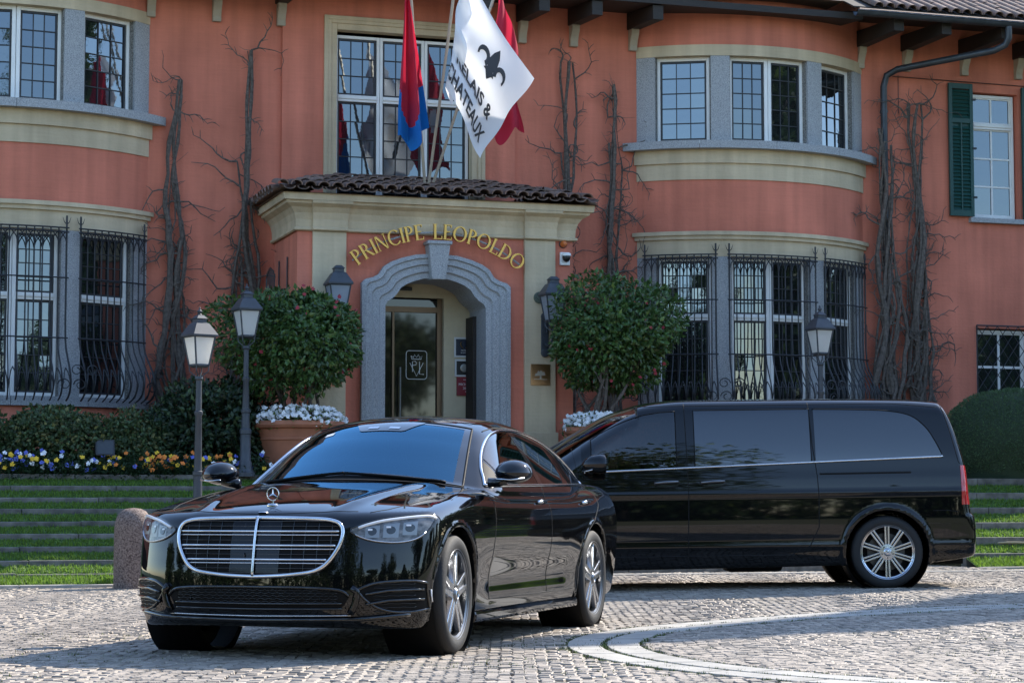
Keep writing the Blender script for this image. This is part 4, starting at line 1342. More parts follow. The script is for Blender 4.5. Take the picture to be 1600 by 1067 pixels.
for k in range(21):
    an = R(lerp(168, 402, k / 20)) + _rt.uniform(-.05, .05)
    d = _rt.uniform(29, 36)
    tr_spec.append((3 + d * math.cos(an), 8 + d * math.sin(an), _rt.uniform(6.5, 11.5), _rt.uniform(2.6, 3.8), k % 4 == 2))
    tl.append(('slender conifer' if k % 4 == 2 else 'broad leafy tree') + ' across the forecourt')
tr_spec.append((2.8, -14, 19, 5.5, 0)); tl.append('towering spreading cedar across the forecourt from the van')
tr_spec.append((-6.5, -19, 15, 4.5, 0)); tl.append('tall spreading cedar across the forecourt from the saloon')
for q_ in ((17, 39, 9.5, 3.6), (20.5, 36, 9, 3.4), (23, 32, 9, 3.4), (19, 44, 10, 3.8), (25, 40, 9, 3.6)):  # unseen trees added to block bright sky mirrored in the saloon's doors
    tr_spec.append((*q_, 0)); tl.append('leafy tree added beyond the right end of the villa to screen sky glow')
tr_spec.append((13.6, 26.4, 14.5, 2.1, 2)); tl.append('very tall dense cypress shading the drive beside the van')
for i, (x, y, h, r_, c) in enumerate(tr_spec): big_tree(x, y, h, r_, tl[i] + ', mirrored in glass and paint', 60 + i, bool(c))

def far_hedge():
    rw = random.Random(5)
    t = thing('garden_hedge', 'tall loose hedge closing the far side of the forecourt, mirrored in glass and paint', 'hedge')
    hb = MB()
    for k in range(70):
        an = R(lerp(165, 405, k / 69)); d = 26.5 + rw.uniform(-.8, .8)
        h = rw.uniform(1.3, 2.3)
        crown(hb, (3 + d * math.cos(an), 8 + d * math.sin(an), h * .8), (1.3, 1.3, h), 300, .42, .14, rw, 2, 6, .35)
    hb.build('foliage', [M_BUSH, M_CAM2], t)
    st = MB()
    for k in range(70):
        an = R(lerp(165, 405, k / 69)); st.tube([(3 + 26.5 * math.cos(an), 8 + 26.5 * math.sin(an), -.05), (3 + 26.5 * math.cos(an), 8 + 26.5 * math.sin(an), 1.8)], .05, 5)
    stuff(st.build('stems', M_BARK, t))
far_hedge()

# ------------------------------------------------------------ bollard, spotlight, hose
bl = thing('stone_bollard', 'round topped mottled brown stone bollard at the foot of the grass terraces', 'bollard', (-4.13, 23.4, ground_z(-4.13, 23.4) - .02))
mb_ = MB().lathe([(0, 0), (.205, 0), (.208, .3), (.205, .66), (.198, .74), (.175, .81), (.135, .86), (.08, .888), (0, .898)], (0, 0, 0), 32)
mb_.build('shaft', mat('bollard_aggregate', (.055, .032, .026), .8, col2=(.27, .20, .165), vscale=55, detail=3, bump=.6, bscale=60), bl, smooth=True)
sp = fplace(thing('garden_spotlight', 'dark box spotlight between the olive shrubs', 'spotlight'), -4.85, 3.05, 1.52)
MB().hexa([(-.12, -.08, .02), (.12, -.08, .02), (.12, .1, .06), (-.12, .1, .06)], [(-.12, -.02, .22), (.12, -.02, .22), (.12, .12, .22), (-.12, .12, .22)]).build('housing', M_IRON, sp, bevel=.008)
MB().add([(-.10, -.079, .04), (.10, -.079, .04), (.10, -.03, .205), (-.10, -.03, .205)], [(0, 1, 2, 3)]).build('glass', mat('spot_glass', (.04, .045, .05), .2), sp)
MB().tube([(0, .03, .03), (0, .03, -.22)], .02, 8).build('stake', M_IRON, sp)
hs = MB()
pts = []
for i in range(40):
    t = i / 39
    pts.append((6.4 + 2.6 * t, -4.75 + .12 * math.sin(t * 9) - .25 * t, .30 + .10 * math.sin(t * 5.5) + .05 * t))
hs.tube(pts, .014, 6)
pts = [(7.3 + .42 * math.cos(a), -4.6 + .1 * math.sin(a), .36 + .05 * math.sin(a)) for a in [k * .45 for k in range(15)]]
hs.tube(pts, .014, 6)
tag(fplace(hs.build('garden_hose', mat('hose_yellow', (.42, .33, .20), .5), smooth=True)), 'pale yellow garden hose lying on the grass terrace behind the van', 'hose')
# ============================================================ car tools: bodies as smooth solids
def smax(a, b, k):
    h = np.clip(.5 + .5 * (a - b) / k, 0, 1)
    return b + (a - b) * h + k * h * (1 - h)
def smin(a, b, k): return -smax(-a, -b, k)
def surface_net(f, lo, hi, h, iters=4):
    ax = [np.arange(lo[i], hi[i] + h, h) for i in range(3)]
    X, Y, Z = np.meshgrid(*ax, indexing='ij')
    F = f(X, Y, Z)
    s = F < 0
    nx, ny, nz = F.shape
    cnt = np.zeros((nx - 1, ny - 1, nz - 1)); acc = np.zeros((nx - 1, ny - 1, nz - 1, 3))
    cor = [(i, j, k) for i in (0, 1) for j in (0, 1) for k in (0, 1)]
    sl = lambda c: tuple(slice(c[d], F.shape[d] - 1 + c[d]) for d in range(3))
    for a in cor:
        for d in range(3):
            if a[d]: continue
            b = list(a); b[d] = 1
            fa, fb = F[sl(a)], F[sl(b)]
            cr = s[sl(a)] != s[sl(b)]
            t = np.where(cr, fa / np.where(fa == fb, 1, fa - fb), 0)
            cnt += cr
            for e in range(3): acc[..., e] += np.where(cr, a[e] + (t if e == d else 0), 0)
    act = cnt > 0
    idx = -np.ones(act.shape, int); idx[act] = np.arange(act.sum())
    I = np.argwhere(act)
    V = (I + acc[act] / cnt[act][:, None]) * h + np.array([ax[0][0], ax[1][0], ax[2][0]])
    faces = []
    for d in range(3):
        a = [slice(None)] * 3; b = [slice(None)] * 3
        a[d] = slice(0, -1); b[d] = slice(1, None)
        cr = s[tuple(a)] != s[tuple(b)]
        E = np.argwhere(cr)
        o1, o2 = [q for q in range(3) if q != d]
        ok = (E[:, o1] > 0) & (E[:, o2] > 0) & (E[:, o1] < F.shape[o1] - 1) & (E[:, o2] < F.shape[o2] - 1)
        E = E[ok]
        q = []
        for (p, r_) in ((-1, -1), (0, -1), (0, 0), (-1, 0)):
            e = E.copy(); e[:, o1] += p; e[:, o2] += r_
            q.append(idx[e[:, 0], e[:, 1], e[:, 2]])
        Q = np.stack(q, 1)
        inside = s[E[:, 0], E[:, 1], E[:, 2]]
        fl = inside if d != 1 else ~inside
        Q[~fl] = Q[~fl][:, ::-1]
        faces.append(Q)
    Fc = np.concatenate(faces)
    def grad(P, e=.002):
        g = np.zeros_like(P)
        for d in range(3):
            q = np.zeros(3); q[d] = e
            A, B = P + q, P - q
            g[:, d] = (f(A[:, 0], A[:, 1], A[:, 2]) - f(B[:, 0], B[:, 1], B[:, 2])) / (2 * e)
        return g
    for _ in range(iters):
        g = grad(V); v = f(V[:, 0], V[:, 1], V[:, 2])
        st = (v / np.maximum((g * g).sum(1), .05))[:, None] * g
        ln = np.linalg.norm(st, axis=1)[:, None]
        V = V - st * np.minimum(1, .6 * h / np.maximum(ln, 1e-9))
    return V, Fc, grad
def normal_mesh(name, V, Fc, grad, m):
    me = bpy.data.meshes.new(name)
    me.from_pydata(V.tolist(), [], Fc.tolist())
    me.materials.append(m)
    me.polygons.foreach_set('use_smooth', [True] * len(me.polygons))
    me.update()
    g = grad(V, .006); g /= np.maximum(np.linalg.norm(g, axis=1)[:, None], 1e-9)
    me.normals_split_custom_set_from_vertices(g.tolist())
    return me
class Body:
    """a car body solid with tools to lay panels, trims and gaps on its surface"""
    def __init__(s, f, lo, hi, h):
        s.f = f
        s.V, s.F, s.grad = surface_net(f, lo, hi, h)
        s.bvh = BVHTree.FromPolygons([Vector(v) for v in s.V], s.F.tolist())
    def hit(s, view, a, b):
        if view == 'L': o, d = Vector((a, 3, b)), Vector((0, -1, 0))
        elif view == 'Rt': o, d = Vector((a, -3, b)), Vector((0, 1, 0))
        elif view == 'F': o, d = Vector((4, a, b)), Vector((-1, 0, 0))
        elif view == 'B': o, d = Vector((-9, a, b)), Vector((1, 0, 0))
        else: o, d = Vector((a, b, 4)), Vector((0, 0, -1))
        p, n, i, t = s.bvh.ray_cast(o, d)
        return p
    def cut(s, poly, ax, keep):
        """take out the faces behind a glazed opening; poly in the two axes ax, keep(centres) limits the side"""
        C = s.V[s.F].mean(1); q = np.array(poly); x, y = C[:, ax[0]], C[:, ax[1]]
        ins = np.zeros(len(C), bool)
        for i in range(len(q)):
            (x0, y0), (x1, y1) = q[i - 1], q[i]
            c = ((y0 > y) != (y1 > y)) & (x < (x1 - x0) * (y - y0) / (y1 - y0 + 1e-12) + x0)
            ins ^= c
        s.Fc = (s.Fc if hasattr(s, 'Fc') else s.F)
        m = ins & keep(C)
        drop = set(map(tuple, s.F[m].tolist()))
        s.Fc = np.array([f for f in s.Fc.tolist() if tuple(f) not in drop])
    def normals(s, P):
        P = np.array([tuple(p) for p in P], float)
        g = s.grad(P, .006); return g / np.maximum(np.linalg.norm(g, axis=1)[:, None], 1e-9)
    def lay(s, view, pts, lift):
        """project 2-D points; misses take the previous hit"""
        out = []; last = None
        H = [s.hit(view, a, b) for a, b in pts]
        for p in H:
            if p is None: p = last if last is not None else next((q for q in H if q is not None), Vector((0, 0, 0)))
            last = p; out.append(p)
        n = s.normals(out)
        return [tuple(np.array(p) + q * lift) for p, q in zip(out, n)], n
    def patch(s, name, fn, view, m, parent, n=36, k=14, lift=.003, thick=True):
        pts = [fn(i / n, j / k) for i in range(n + 1) for j in range(k + 1)]
        P, N = s.lay(view, pts, lift)
        me = bpy.data.meshes.new(name)
        W = k + 1
        fs = [(i * W + j, (i + 1) * W + j, (i + 1) * W + j + 1, i * W + j + 1) for i in range(n) for j in range(k)]
        # orient with the surface normal
        a, b, c = (Vector(P[q]) for q in fs[len(fs) // 2][:3])
        if (b - a).cross(c - a).dot(Vector(N[fs[len(fs) // 2][0]])) < 0: fs = [f[::-1] for f in fs]
        me.from_pydata(P, [], fs); me.materials.append(m)
        me.polygons.foreach_set('use_smooth', [True] * len(fs)); me.update()
        me.normals_split_custom_set_from_vertices(N.tolist())
        return link(name, me, parent)
    def line(s, name, pts, view, r_, m, parent, lift=.0, closed=False, step=.025, n=6):
        D = []
        q = list(pts) + ([pts[0]] if closed else [])
        for (a, b), (c, d) in zip(q[:-1], q[1:]):
            k = max(1, int(math.hypot(c - a, d - b) / step))
            D += [(lerp(a, c, i / k), lerp(b, d, i / k)) for i in range(k)]
        D.append(q[-1])
        P, N = s.lay(view, D, lift)
        clean = [P[0]]
        for p in P[1:]:
            if 1e-4 < (Vector(p) - Vector(clean[-1])).length < .3: clean.append(p)
        return MB().tube(clean, r_, n).build(name, m, parent, smooth='all')
def outline_fn(top, bot):
    """panel between two polylines given as (a, b) with a increasing"""
    ta, tb = [p[0] for p in top], [p[1] for p in top]; ba, bb = [p[0] for p in bot], [p[1] for p in bot]
    def fn(s, t):
        a0 = lerp(ta[0], ta[-1], s); a1 = lerp(ba[0], ba[-1], s)
        return (lerp(a1, a0, t), lerp(float(np.interp(a1, ba, bb)), float(np.interp(a0, ta, tb)), t))
    return fn
def curve(pts, n=8):
    """Catmull-Rom through 2-D points"""
    out = []
    for i in range(len(pts) - 1):
        p0, p1, p2, p3 = (np.array(pts[max(0, min(len(pts) - 1, i + k))], float) for k in (-1, 0, 1, 2))
        for k in range(n):
            t = k / n
            out.append(tuple(.5 * ((2 * p1) + (p2 - p0) * t + (2 * p0 - 5 * p1 + 4 * p2 - p3) * t * t + (3 * p1 - p0 - 3 * p2 + p3) * t ** 3)))
    out.append(tuple(pts[-1]))
    return out

M_PAINT = mat('black_paint', (.003, .0032, .0038), .03, spec=.5)
M_GLOSSB = mat('gloss_black', (.004, .004, .004), .08, coat=.6)
M_MATTB = mat('matt_black', (.006, .006, .006), .6, spec=.12)
M_GAP = mat('panel_gap', (.002, .002, .002), .9)
M_CHROME = mat('chrome', (.66, .66, .67), .12, metal=1.0)
M_SATIN = mat('satin_chrome', (.55, .55, .56), .25, metal=1.0)
M_TYRE = mat('tyre_rubber', (.014, .014, .014), .75, bump=.2, bscale=80)
M_RIMG = mat('rim_grey', (.16, .165, .175), .3, metal=.9)
M_RIMS = mat('rim_silver', (.62, .63, .65), .22, metal=1.0)
M_DISC = mat('brake_disc', (.09, .09, .09), .4, metal=1.0)
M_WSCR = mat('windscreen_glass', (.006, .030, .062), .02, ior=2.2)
M_WSCR.node_tree.nodes['Principled BSDF'].inputs['Specular Tint'].default_value = (.42, .76, 1, 1)  # blue of the reflected sky put into base colour and specular tint
M_CGLASS = mat('tinted_car_glass', (.004, .0045, .005), .02, ior=1.65)
M_VGLASS = mat('privacy_glass', (.006, .008, .011), .02, ior=2.0)
M_LENS = mat('lamp_lens', (.03, .033, .036), .04, ior=1.5, col2=(.2, .205, .21), vscale=16, stretch=(.6, 2, 2.2))
M_LEDW = mat('lamp_white', (.75, .76, .78), .2)
M_LAMPIN = mat('lamp_chrome', (.6, .62, .64), .12, metal=1.0)
M_BEZEL = mat('lamp_bezel', (.22, .225, .23), .3, metal=.7)
M_REDL = mat('tail_lamp', (.45, .012, .018), .12, coat=1.0)

def clear_glass(name, tint, ior, gl=(1, 1, 1)):
    m = bpy.data.materials.new(name); m.use_nodes = True
    nt = m.node_tree; nt.nodes.remove(nt.nodes['Principled BSDF'])
    t = nt.nodes.new('ShaderNodeBsdfTransparent'); t.inputs[0].default_value = (*tint, 1)
    g = nt.nodes.new('ShaderNodeBsdfGlossy'); g.inputs['Color'].default_value = (*gl, 1); g.inputs['Roughness'].default_value = .01
    f = nt.nodes.new('ShaderNodeFresnel'); f.inputs[0].default_value = ior
    mx = nt.nodes.new('ShaderNodeMixShader')
    nt.links.new(f.outputs[0], mx.inputs[0]); nt.links.new(t.outputs[0], mx.inputs[1]); nt.links.new(g.outputs[0], mx.inputs[2])
    nt.links.new(mx.outputs[0], nt.nodes['Material Output'].inputs[0])
    return m
M_WSCR = clear_glass('windscreen_glass', (.30, .40, .46), 2.3, (.32, .70, 1))  # gloss tint carries the blue of the sky reflection
M_SIDEG = clear_glass('side_glass', (.22, .24, .25), 1.75)
M_LEATH = mat('seat_leather', (.10, .085, .07), .5)
M_DASH = mat('dashboard_black', (.02, .02, .022), .5)
def cabin(parent, rows, wheel_at, dash):
    """seats, steering wheel and dashboard seen through the glass"""
    for (x, y, z, w) in rows:
        st = sub('seat', parent, loc=(x, y, z))
        MB().hexa([(-.1, -w, 0), (.52, -w, .0), (.52, w, .0), (-.1, w, 0)], [(-.1, -w, .12), (.5, -w * .95, .16), (.5, w * .95, .16), (-.1, w, .12)]).build('cushion', M_LEATH, st, bevel=.04)
        MB().hexa([(-.08, -w, .1), (.08, -w, .1), (.08, w, .1), (-.08, w, .1)], [(-.27, -w * .8, .66), (-.15, -w * .8, .66), (-.15, w * .8, .66), (-.27, w * .8, .66)]).build('backrest', M_LEATH, st, bevel=.04)
        MB().hexa([(-.29, -.13, .70), (-.19, -.13, .70), (-.19, .13, .70), (-.29, .13, .70)], [(-.31, -.12, .87), (-.22, -.12, .87), (-.22, .12, .87), (-.31, .12, .87)]).build('headrest', M_LEATH, st, bevel=.03)
    x, y, z = wheel_at
    MB().tube([(x - .08 * math.sin(a), y + .185 * math.cos(a), z + .165 * math.sin(a)) for a in [k * math.pi / 12 for k in range(25)]], .016, 8).tube([(x + .08, y, z - .05), (x, y, z)], .05, 10).tube([(x, y - .18, z), (x, y + .18, z)], .016, 6).build('steering_wheel', M_DASH, parent, smooth='all')
    MB().hexa(*dash).build('dashboard', M_DASH, parent, bevel=.03)

def wheel(parent, x, y, side, r_, width, style, steer=0):
    """wheel part with tyre, rim, spokes, disc as sub-parts; side +1 = left"""
    w = sub('wheel', parent, loc=(x, y, r_), rot=(0, 0, steer))
    hw = width / 2
    rr = r_ - .088                         # rim lip
    s = side
    tp = [(rr - .015, -hw * .9), (rr + .02, -hw * .98), (r_ - .05, -hw), (r_ - .022, -hw * .95), (r_ - .007, -hw * .82), (r_, -hw * .6), (r_, hw * .6), (r_ - .007, hw * .82), (r_ - .022, hw * .95), (r_ - .05, hw), (rr + .02, hw * .98), (rr - .005, hw * .9), (rr - .02, hw * .8)]
    MB().lathe(tp, (0, 0, 0), 56, 'y').build('tyre', M_TYRE, w, smooth=True)
    tg = MB()   # tread grooves as raised lugs
    for k in range(60):
        a = k * 2 * math.pi / 60
        for yy in (-.45, -.15, .15, .45):
            c, sn = math.cos(a + yy * .05), math.sin(a + yy * .05); c2, s2 = math.cos(a + .085), math.sin(a + .085)
            y0, y1 = hw * (yy - .12), hw * (yy + .12)
            R1 = r_ + .0035
            tg.add([(c * R1, y0, sn * R1), (c2 * R1, y0, s2 * R1), (c2 * R1, y1, s2 * R1), (c * R1, y1, sn * R1)], [(0, 1, 2, 3), (3, 2, 1, 0)])
    tg.build('tread', M_TYRE, w)
    yo = s * hw
    lip = MB().lathe([(rr - .02, yo * .5), (rr - .02, yo * .82), (rr + .002, yo * .93), (rr + .006, yo * .9), (rr + .004, yo * .5)], (0, 0, 0), 56, 'y')
    lip.lathe([(rr - .02, -hw * .8 * s), (rr - .022, yo * .5)], (0, 0, 0), 40, 'y')
    lip.build('rim', M_RIMG if style == 'five' else M_RIMS, w, smooth=True)
    MB().lathe([(.0, yo * .05), (rr - .02, yo * .05)], (0, 0, 0), 40, 'y').build('barrel', M_MATTB, w)
    MB().lathe([(.08, yo * .18), (r_ * .52, yo * .18), (r_ * .52, yo * .1)], (0, 0, 0), 40, 'y').build('brake_disc', M_DISC, w, smooth=True)
    sp = []
    def spoke(mb, a, w0, w1, r0, r1, y0, y1, off0=0, off1=0, th=.03):
        ca, sa = math.cos(a), math.sin(a)
        def P(rad, t, yy): return (ca * rad - sa * t, yy, sa * rad + ca * t)
        q = [P(r0, off0 - w0, y0), P(r0, off0 + w0, y0), P(r1, off1 + w1, y1), P(r1, off1 - w1, y1)]
        mid = [P(r0, off0 - w0 * 1.3, y0 - s * th), P(r0, off0 + w0 * 1.3, y0 - s * th), P(r1, off1 + w1 * 1.3, y1 - s * th), P(r1, off1 - w1 * 1.3, y1 - s * th)]
        f = [(0, 1, 2, 3), (0, 4, 5, 1), (1, 5, 6, 2), (2, 6, 7, 3), (3, 7, 4, 0)]
        f = f if s < 0 else [x_[::-1] for x_ in f]
        mb.add(q + mid, f)
    if style == 'five':
        for k in range(5):
            a = R(90 + 72 * k)
            mb = MB(); spoke(mb, a, .019, .013, .05, rr - .012, yo * .86, yo * .84, .02, .042); spoke(mb, a, .019, .013, .05, rr - .012, yo * .86, yo * .84, -.02, -.042)
            mb.build('spoke', M_RIMS, w, bevel=.003)
            mb = MB(); spoke(mb, a, .03, .036, .06, rr - .012, yo * .78, yo * .76, 0, 0, .03); mb.build('spoke_inset', M_RIMG, w)
    else:
        for k in range(10):
            a = R(90 + 36 * k)
            mb = MB(); spoke(mb, a, .0085, .0085, .075, rr - .012, yo * .82, yo * .86, .014, .016); spoke(mb, a, .0085, .0085, .075, rr - .012, yo * .82, yo * .86, -.014, -.016)
            mb.build('spoke', M_RIMS, w, bevel=.002)
            mb = MB(); spoke(mb, a, .014, .016, .07, rr - .012, yo * .74, yo * .8, 0, 0, .03); mb.build('spoke_inset', M_MATTB, w)
    hb = MB().lathe([(0, yo * .93), (.03, yo * .93), (.036, yo * .9), (.04, yo * .86), (.075, yo * .84), (.085, yo * .74), (.09, yo * .4)], (0, 0, 0), 24, 'y')
    hb.build('hub', M_RIMG if style == 'five' else M_RIMS, w, smooth=True)
    st = MB()
    for k in range(3):
        a = R(90 + 120 * k); b = a + R(60)
        st.add([(0, yo * .95, 0), (.006 * math.cos(b), yo * .935, .006 * math.sin(b)), (.026 * math.cos(a), yo * .935, .026 * math.sin(a)), (.006 * math.cos(a - R(60)), yo * .935, .006 * math.sin(a - R(60)))], [(0, 1, 2), (0, 2, 3), (2, 1, 0), (3, 2, 0)])
    st.tube([(.027 * math.cos(k * .35), yo * .935, .027 * math.sin(k * .35)) for k in range(19)], .0025, 4)
    st.build('hub_star', M_CHROME, w)
    bo = MB()
    for k in range(5):
        a = R(54 + 72 * k); bo.lathe([(0, yo * .86), (.008, yo * .86), (.009, yo * .8)], (.056 * math.cos(a), 0, .056 * math.sin(a)), 6, 'y')
    stuff(bo.build('wheel_bolts', M_DISC, w))
    return w
def star_badge(mb, c, r_, ax, th, facing=(1, 0, 0)):
    """three-pointed star in a ring, in the y-z plane"""
    x, y, z = c
    for k in range(3):
        a = R(90 + 120 * k)
        P = lambda rad, an, dx=0: (x + dx, y + rad * math.cos(an), z + rad * math.sin(an))
        mb.add([P(r_, a), P(r_ * .16, a + R(60)), P(0, 0, th), P(r_ * .16, a - R(60)), P(0, 0, -th)], [(0, 1, 2), (0, 2, 3), (1, 0, 4), (0, 3, 4)])
    mb.tube([(x, y + r_ * math.cos(k * .2618), z + r_ * math.sin(k * .2618)) for k in range(25)], th * .55, 6)
# ============================================================ the saloon
SED_L = .87; SED_R = -4.42
def sedan_sdf(X, Y, Z):
    y = np.abs(Y)
    wp = interp(X, [(-4.5, .80), (-4.2, .885), (-3.8, .93), (-3.2, .957), (-2.4, .952), (-1.2, .95), (-.3, .955), (.2, .955), (.6, .945), (.9, .93)])
    dv = interp(Z, [(.12, -.10), (.22, -.055), (.32, -.035), (.45, -.022), (.60, -.006), (.70, 0), (.80, -.004), (.88, -.018), (.95, -.05), (1.02, -.10), (1.15, -.22)])
    scallop = -.022 * np.exp(-((Z - .43) / .12) ** 2) * np.clip((X + 2.9) / .4, 0, 1) * np.clip((-.45 - X) / .3, 0, 1)
    g1 = y - (wp + dv + scallop)
    fx = interp(Z, [(.10, .74), (.2, .815), (.28, .85), (.38, .868), (.48, .866), (.60, .85), (.72, .825), (.80, .80), (.88, .74), (.98, .6)])
    g2 = (X - (fx - .43 * (y / .95) ** 3.3)) * .93
    rx = interp(Z, [(.15, -4.24), (.3, -4.34), (.5, -4.41), (.75, -4.40), (.95, -4.36), (1.06, -4.37), (1.15, -4.33)])
    g3 = ((rx + .33 * (y / .95) ** 3) - X) * .93
    zc = interp(X, [(-4.5, 1.03), (-4.3, 1.075), (-4.0, 1.10), (-3.6, 1.09), (-2.5, 1.03), (-1.2, 1.03), (-.75, 1.055), (-.45, 1.045), (-.1, 1.005), (.25, .955), (.5, .91), (.7, .86), (.82, .815), (.9, .77)])
    yy = y / .9
    ridge = .014 * np.exp(-((y - (.57 - .16 * np.clip((X + .5) / 1.3, 0, 1))) / .05) ** 2) * np.clip((.75 - X) / .3, 0, 1) * np.clip((X + .8) / .3, 0, 1)
    g4 = (Z - (zc - .085 * yy ** 2.2 + ridge)) * .97
    g5 = interp(X, [(-4.5, .30), (-4.0, .22), (-3.6, .18), (.4, .17), (.9, .20)]) - Z
    low = smax(smax(g1, g4, .07), smax(g2, g3, .02), .055)
    low = smax(low, g5, .03)
    # greenhouse
    k = np.where(X > -2.0, .20, -.16) * (y / .7) ** 2
    T = interp(X + k, [(-4.3, .92), (-4.0, 1.06), (-3.75, 1.185), (-3.45, 1.31), (-3.15, 1.405), (-2.8, 1.462), (-2.4, 1.507), (-2.0, 1.515), (-1.7, 1.498), (-1.4, 1.447), (-1.1, 1.332), (-.8, 1.185), (-.5, 1.03), (-.2, .88)])
    top = (Z - (T - .055 * (y / .6) ** 2)) * .90
    tap = interp(X, [(-4.3, -.24), (-3.8, -.15), (-3.3, -.06), (-2.7, -.01), (-2.0, 0), (-1.2, 0), (-.7, -.02), (-.2, -.06)])
    sidew = .885 - .285 * np.clip((Z - .98) / .47, 0, 1.3) ** 1.12 + tap
    gs = (y - sidew) * .85
    gh = smax(smax(top, gs, .075), np.maximum(.80 - Z, X + .1), .01)
    body = smin(low, gh, .022)
    # wheel arches
    for ax, ra in ((0.0, .392), (-3.216, .392)):
        d = np.sqrt((X - ax) ** 2 + (Z - .365) ** 2)
        lip = np.maximum(np.abs(d - (ra + .010)) - .014, np.maximum(y - (wp + dv + .002), .80 - y))
        body = smin(body, np.where(Z > .2, lip, 1), .03)
        cut = np.maximum(ra - d, .60 - y) * 1.0
        body = smax(body, -np.maximum(d - ra, .60 - y), .008)
    return body
sed = thing('saloon_car', 'black luxury saloon with upright star and twin-slat chrome grille on the cobbles', 'car', (-1.232, 13.18, 0), R(-90 - 17.0))
SB = Body(sedan_sdf, (-4.6, -1.08, .1), (1.0, 1.08, 1.6), .02)
def ws(s, t):
    q = s * 2 - 1
    y = q * lerp(.715, .545, t)
    return (lerp(-.575 - .19 * (q * .735 / .7) ** 2, -1.425 - .13 * (q * .565 / .7) ** 2, t), y)
DLO = curve([(-3.62, 1.075), (-3.45, 1.14), (-3.2, 1.235), (-2.8, 1.345), (-2.4, 1.40), (-2.0, 1.408), (-1.75, 1.39), (-1.5, 1.34), (-1.27, 1.245), (-1.1, 1.14), (-1.0, 1.06), (-.95, 1.02)])
def dlo_top(x): return float(np.interp(x, [p[0] for p in DLO], [p[1] for p in DLO]))
def ring_of(f, a, b, n=20):
    return [f(lerp(a, 1 - a, i / n), b) for i in range(n)] + [f(1 - a, lerp(b, 1 - b, i / n)) for i in range(n)] + [f(1 - lerp(a, 1 - a, i / n), 1 - b) for i in range(n)] + [f(a, 1 - lerp(b, 1 - b, i / n)) for i in range(n)]
SB.cut(ring_of(ws, .03, .045), (0, 1), lambda C: C[:, 2] > 1.0)
for a, b in ((-2.01, -1.20), (-3.165, -2.13)):
    g_ = lambda s, t, a=a, b=b: (lerp(a, b, s), lerp(1.06, dlo_top(lerp(a, b, s)) - .012, t))
    SB.cut(ring_of(g_, .04, .09), (0, 2), lambda C: np.abs(C[:, 1]) > .4)
link('body', normal_mesh('body', SB.V, SB.Fc, SB.grad, M_PAINT), sed)
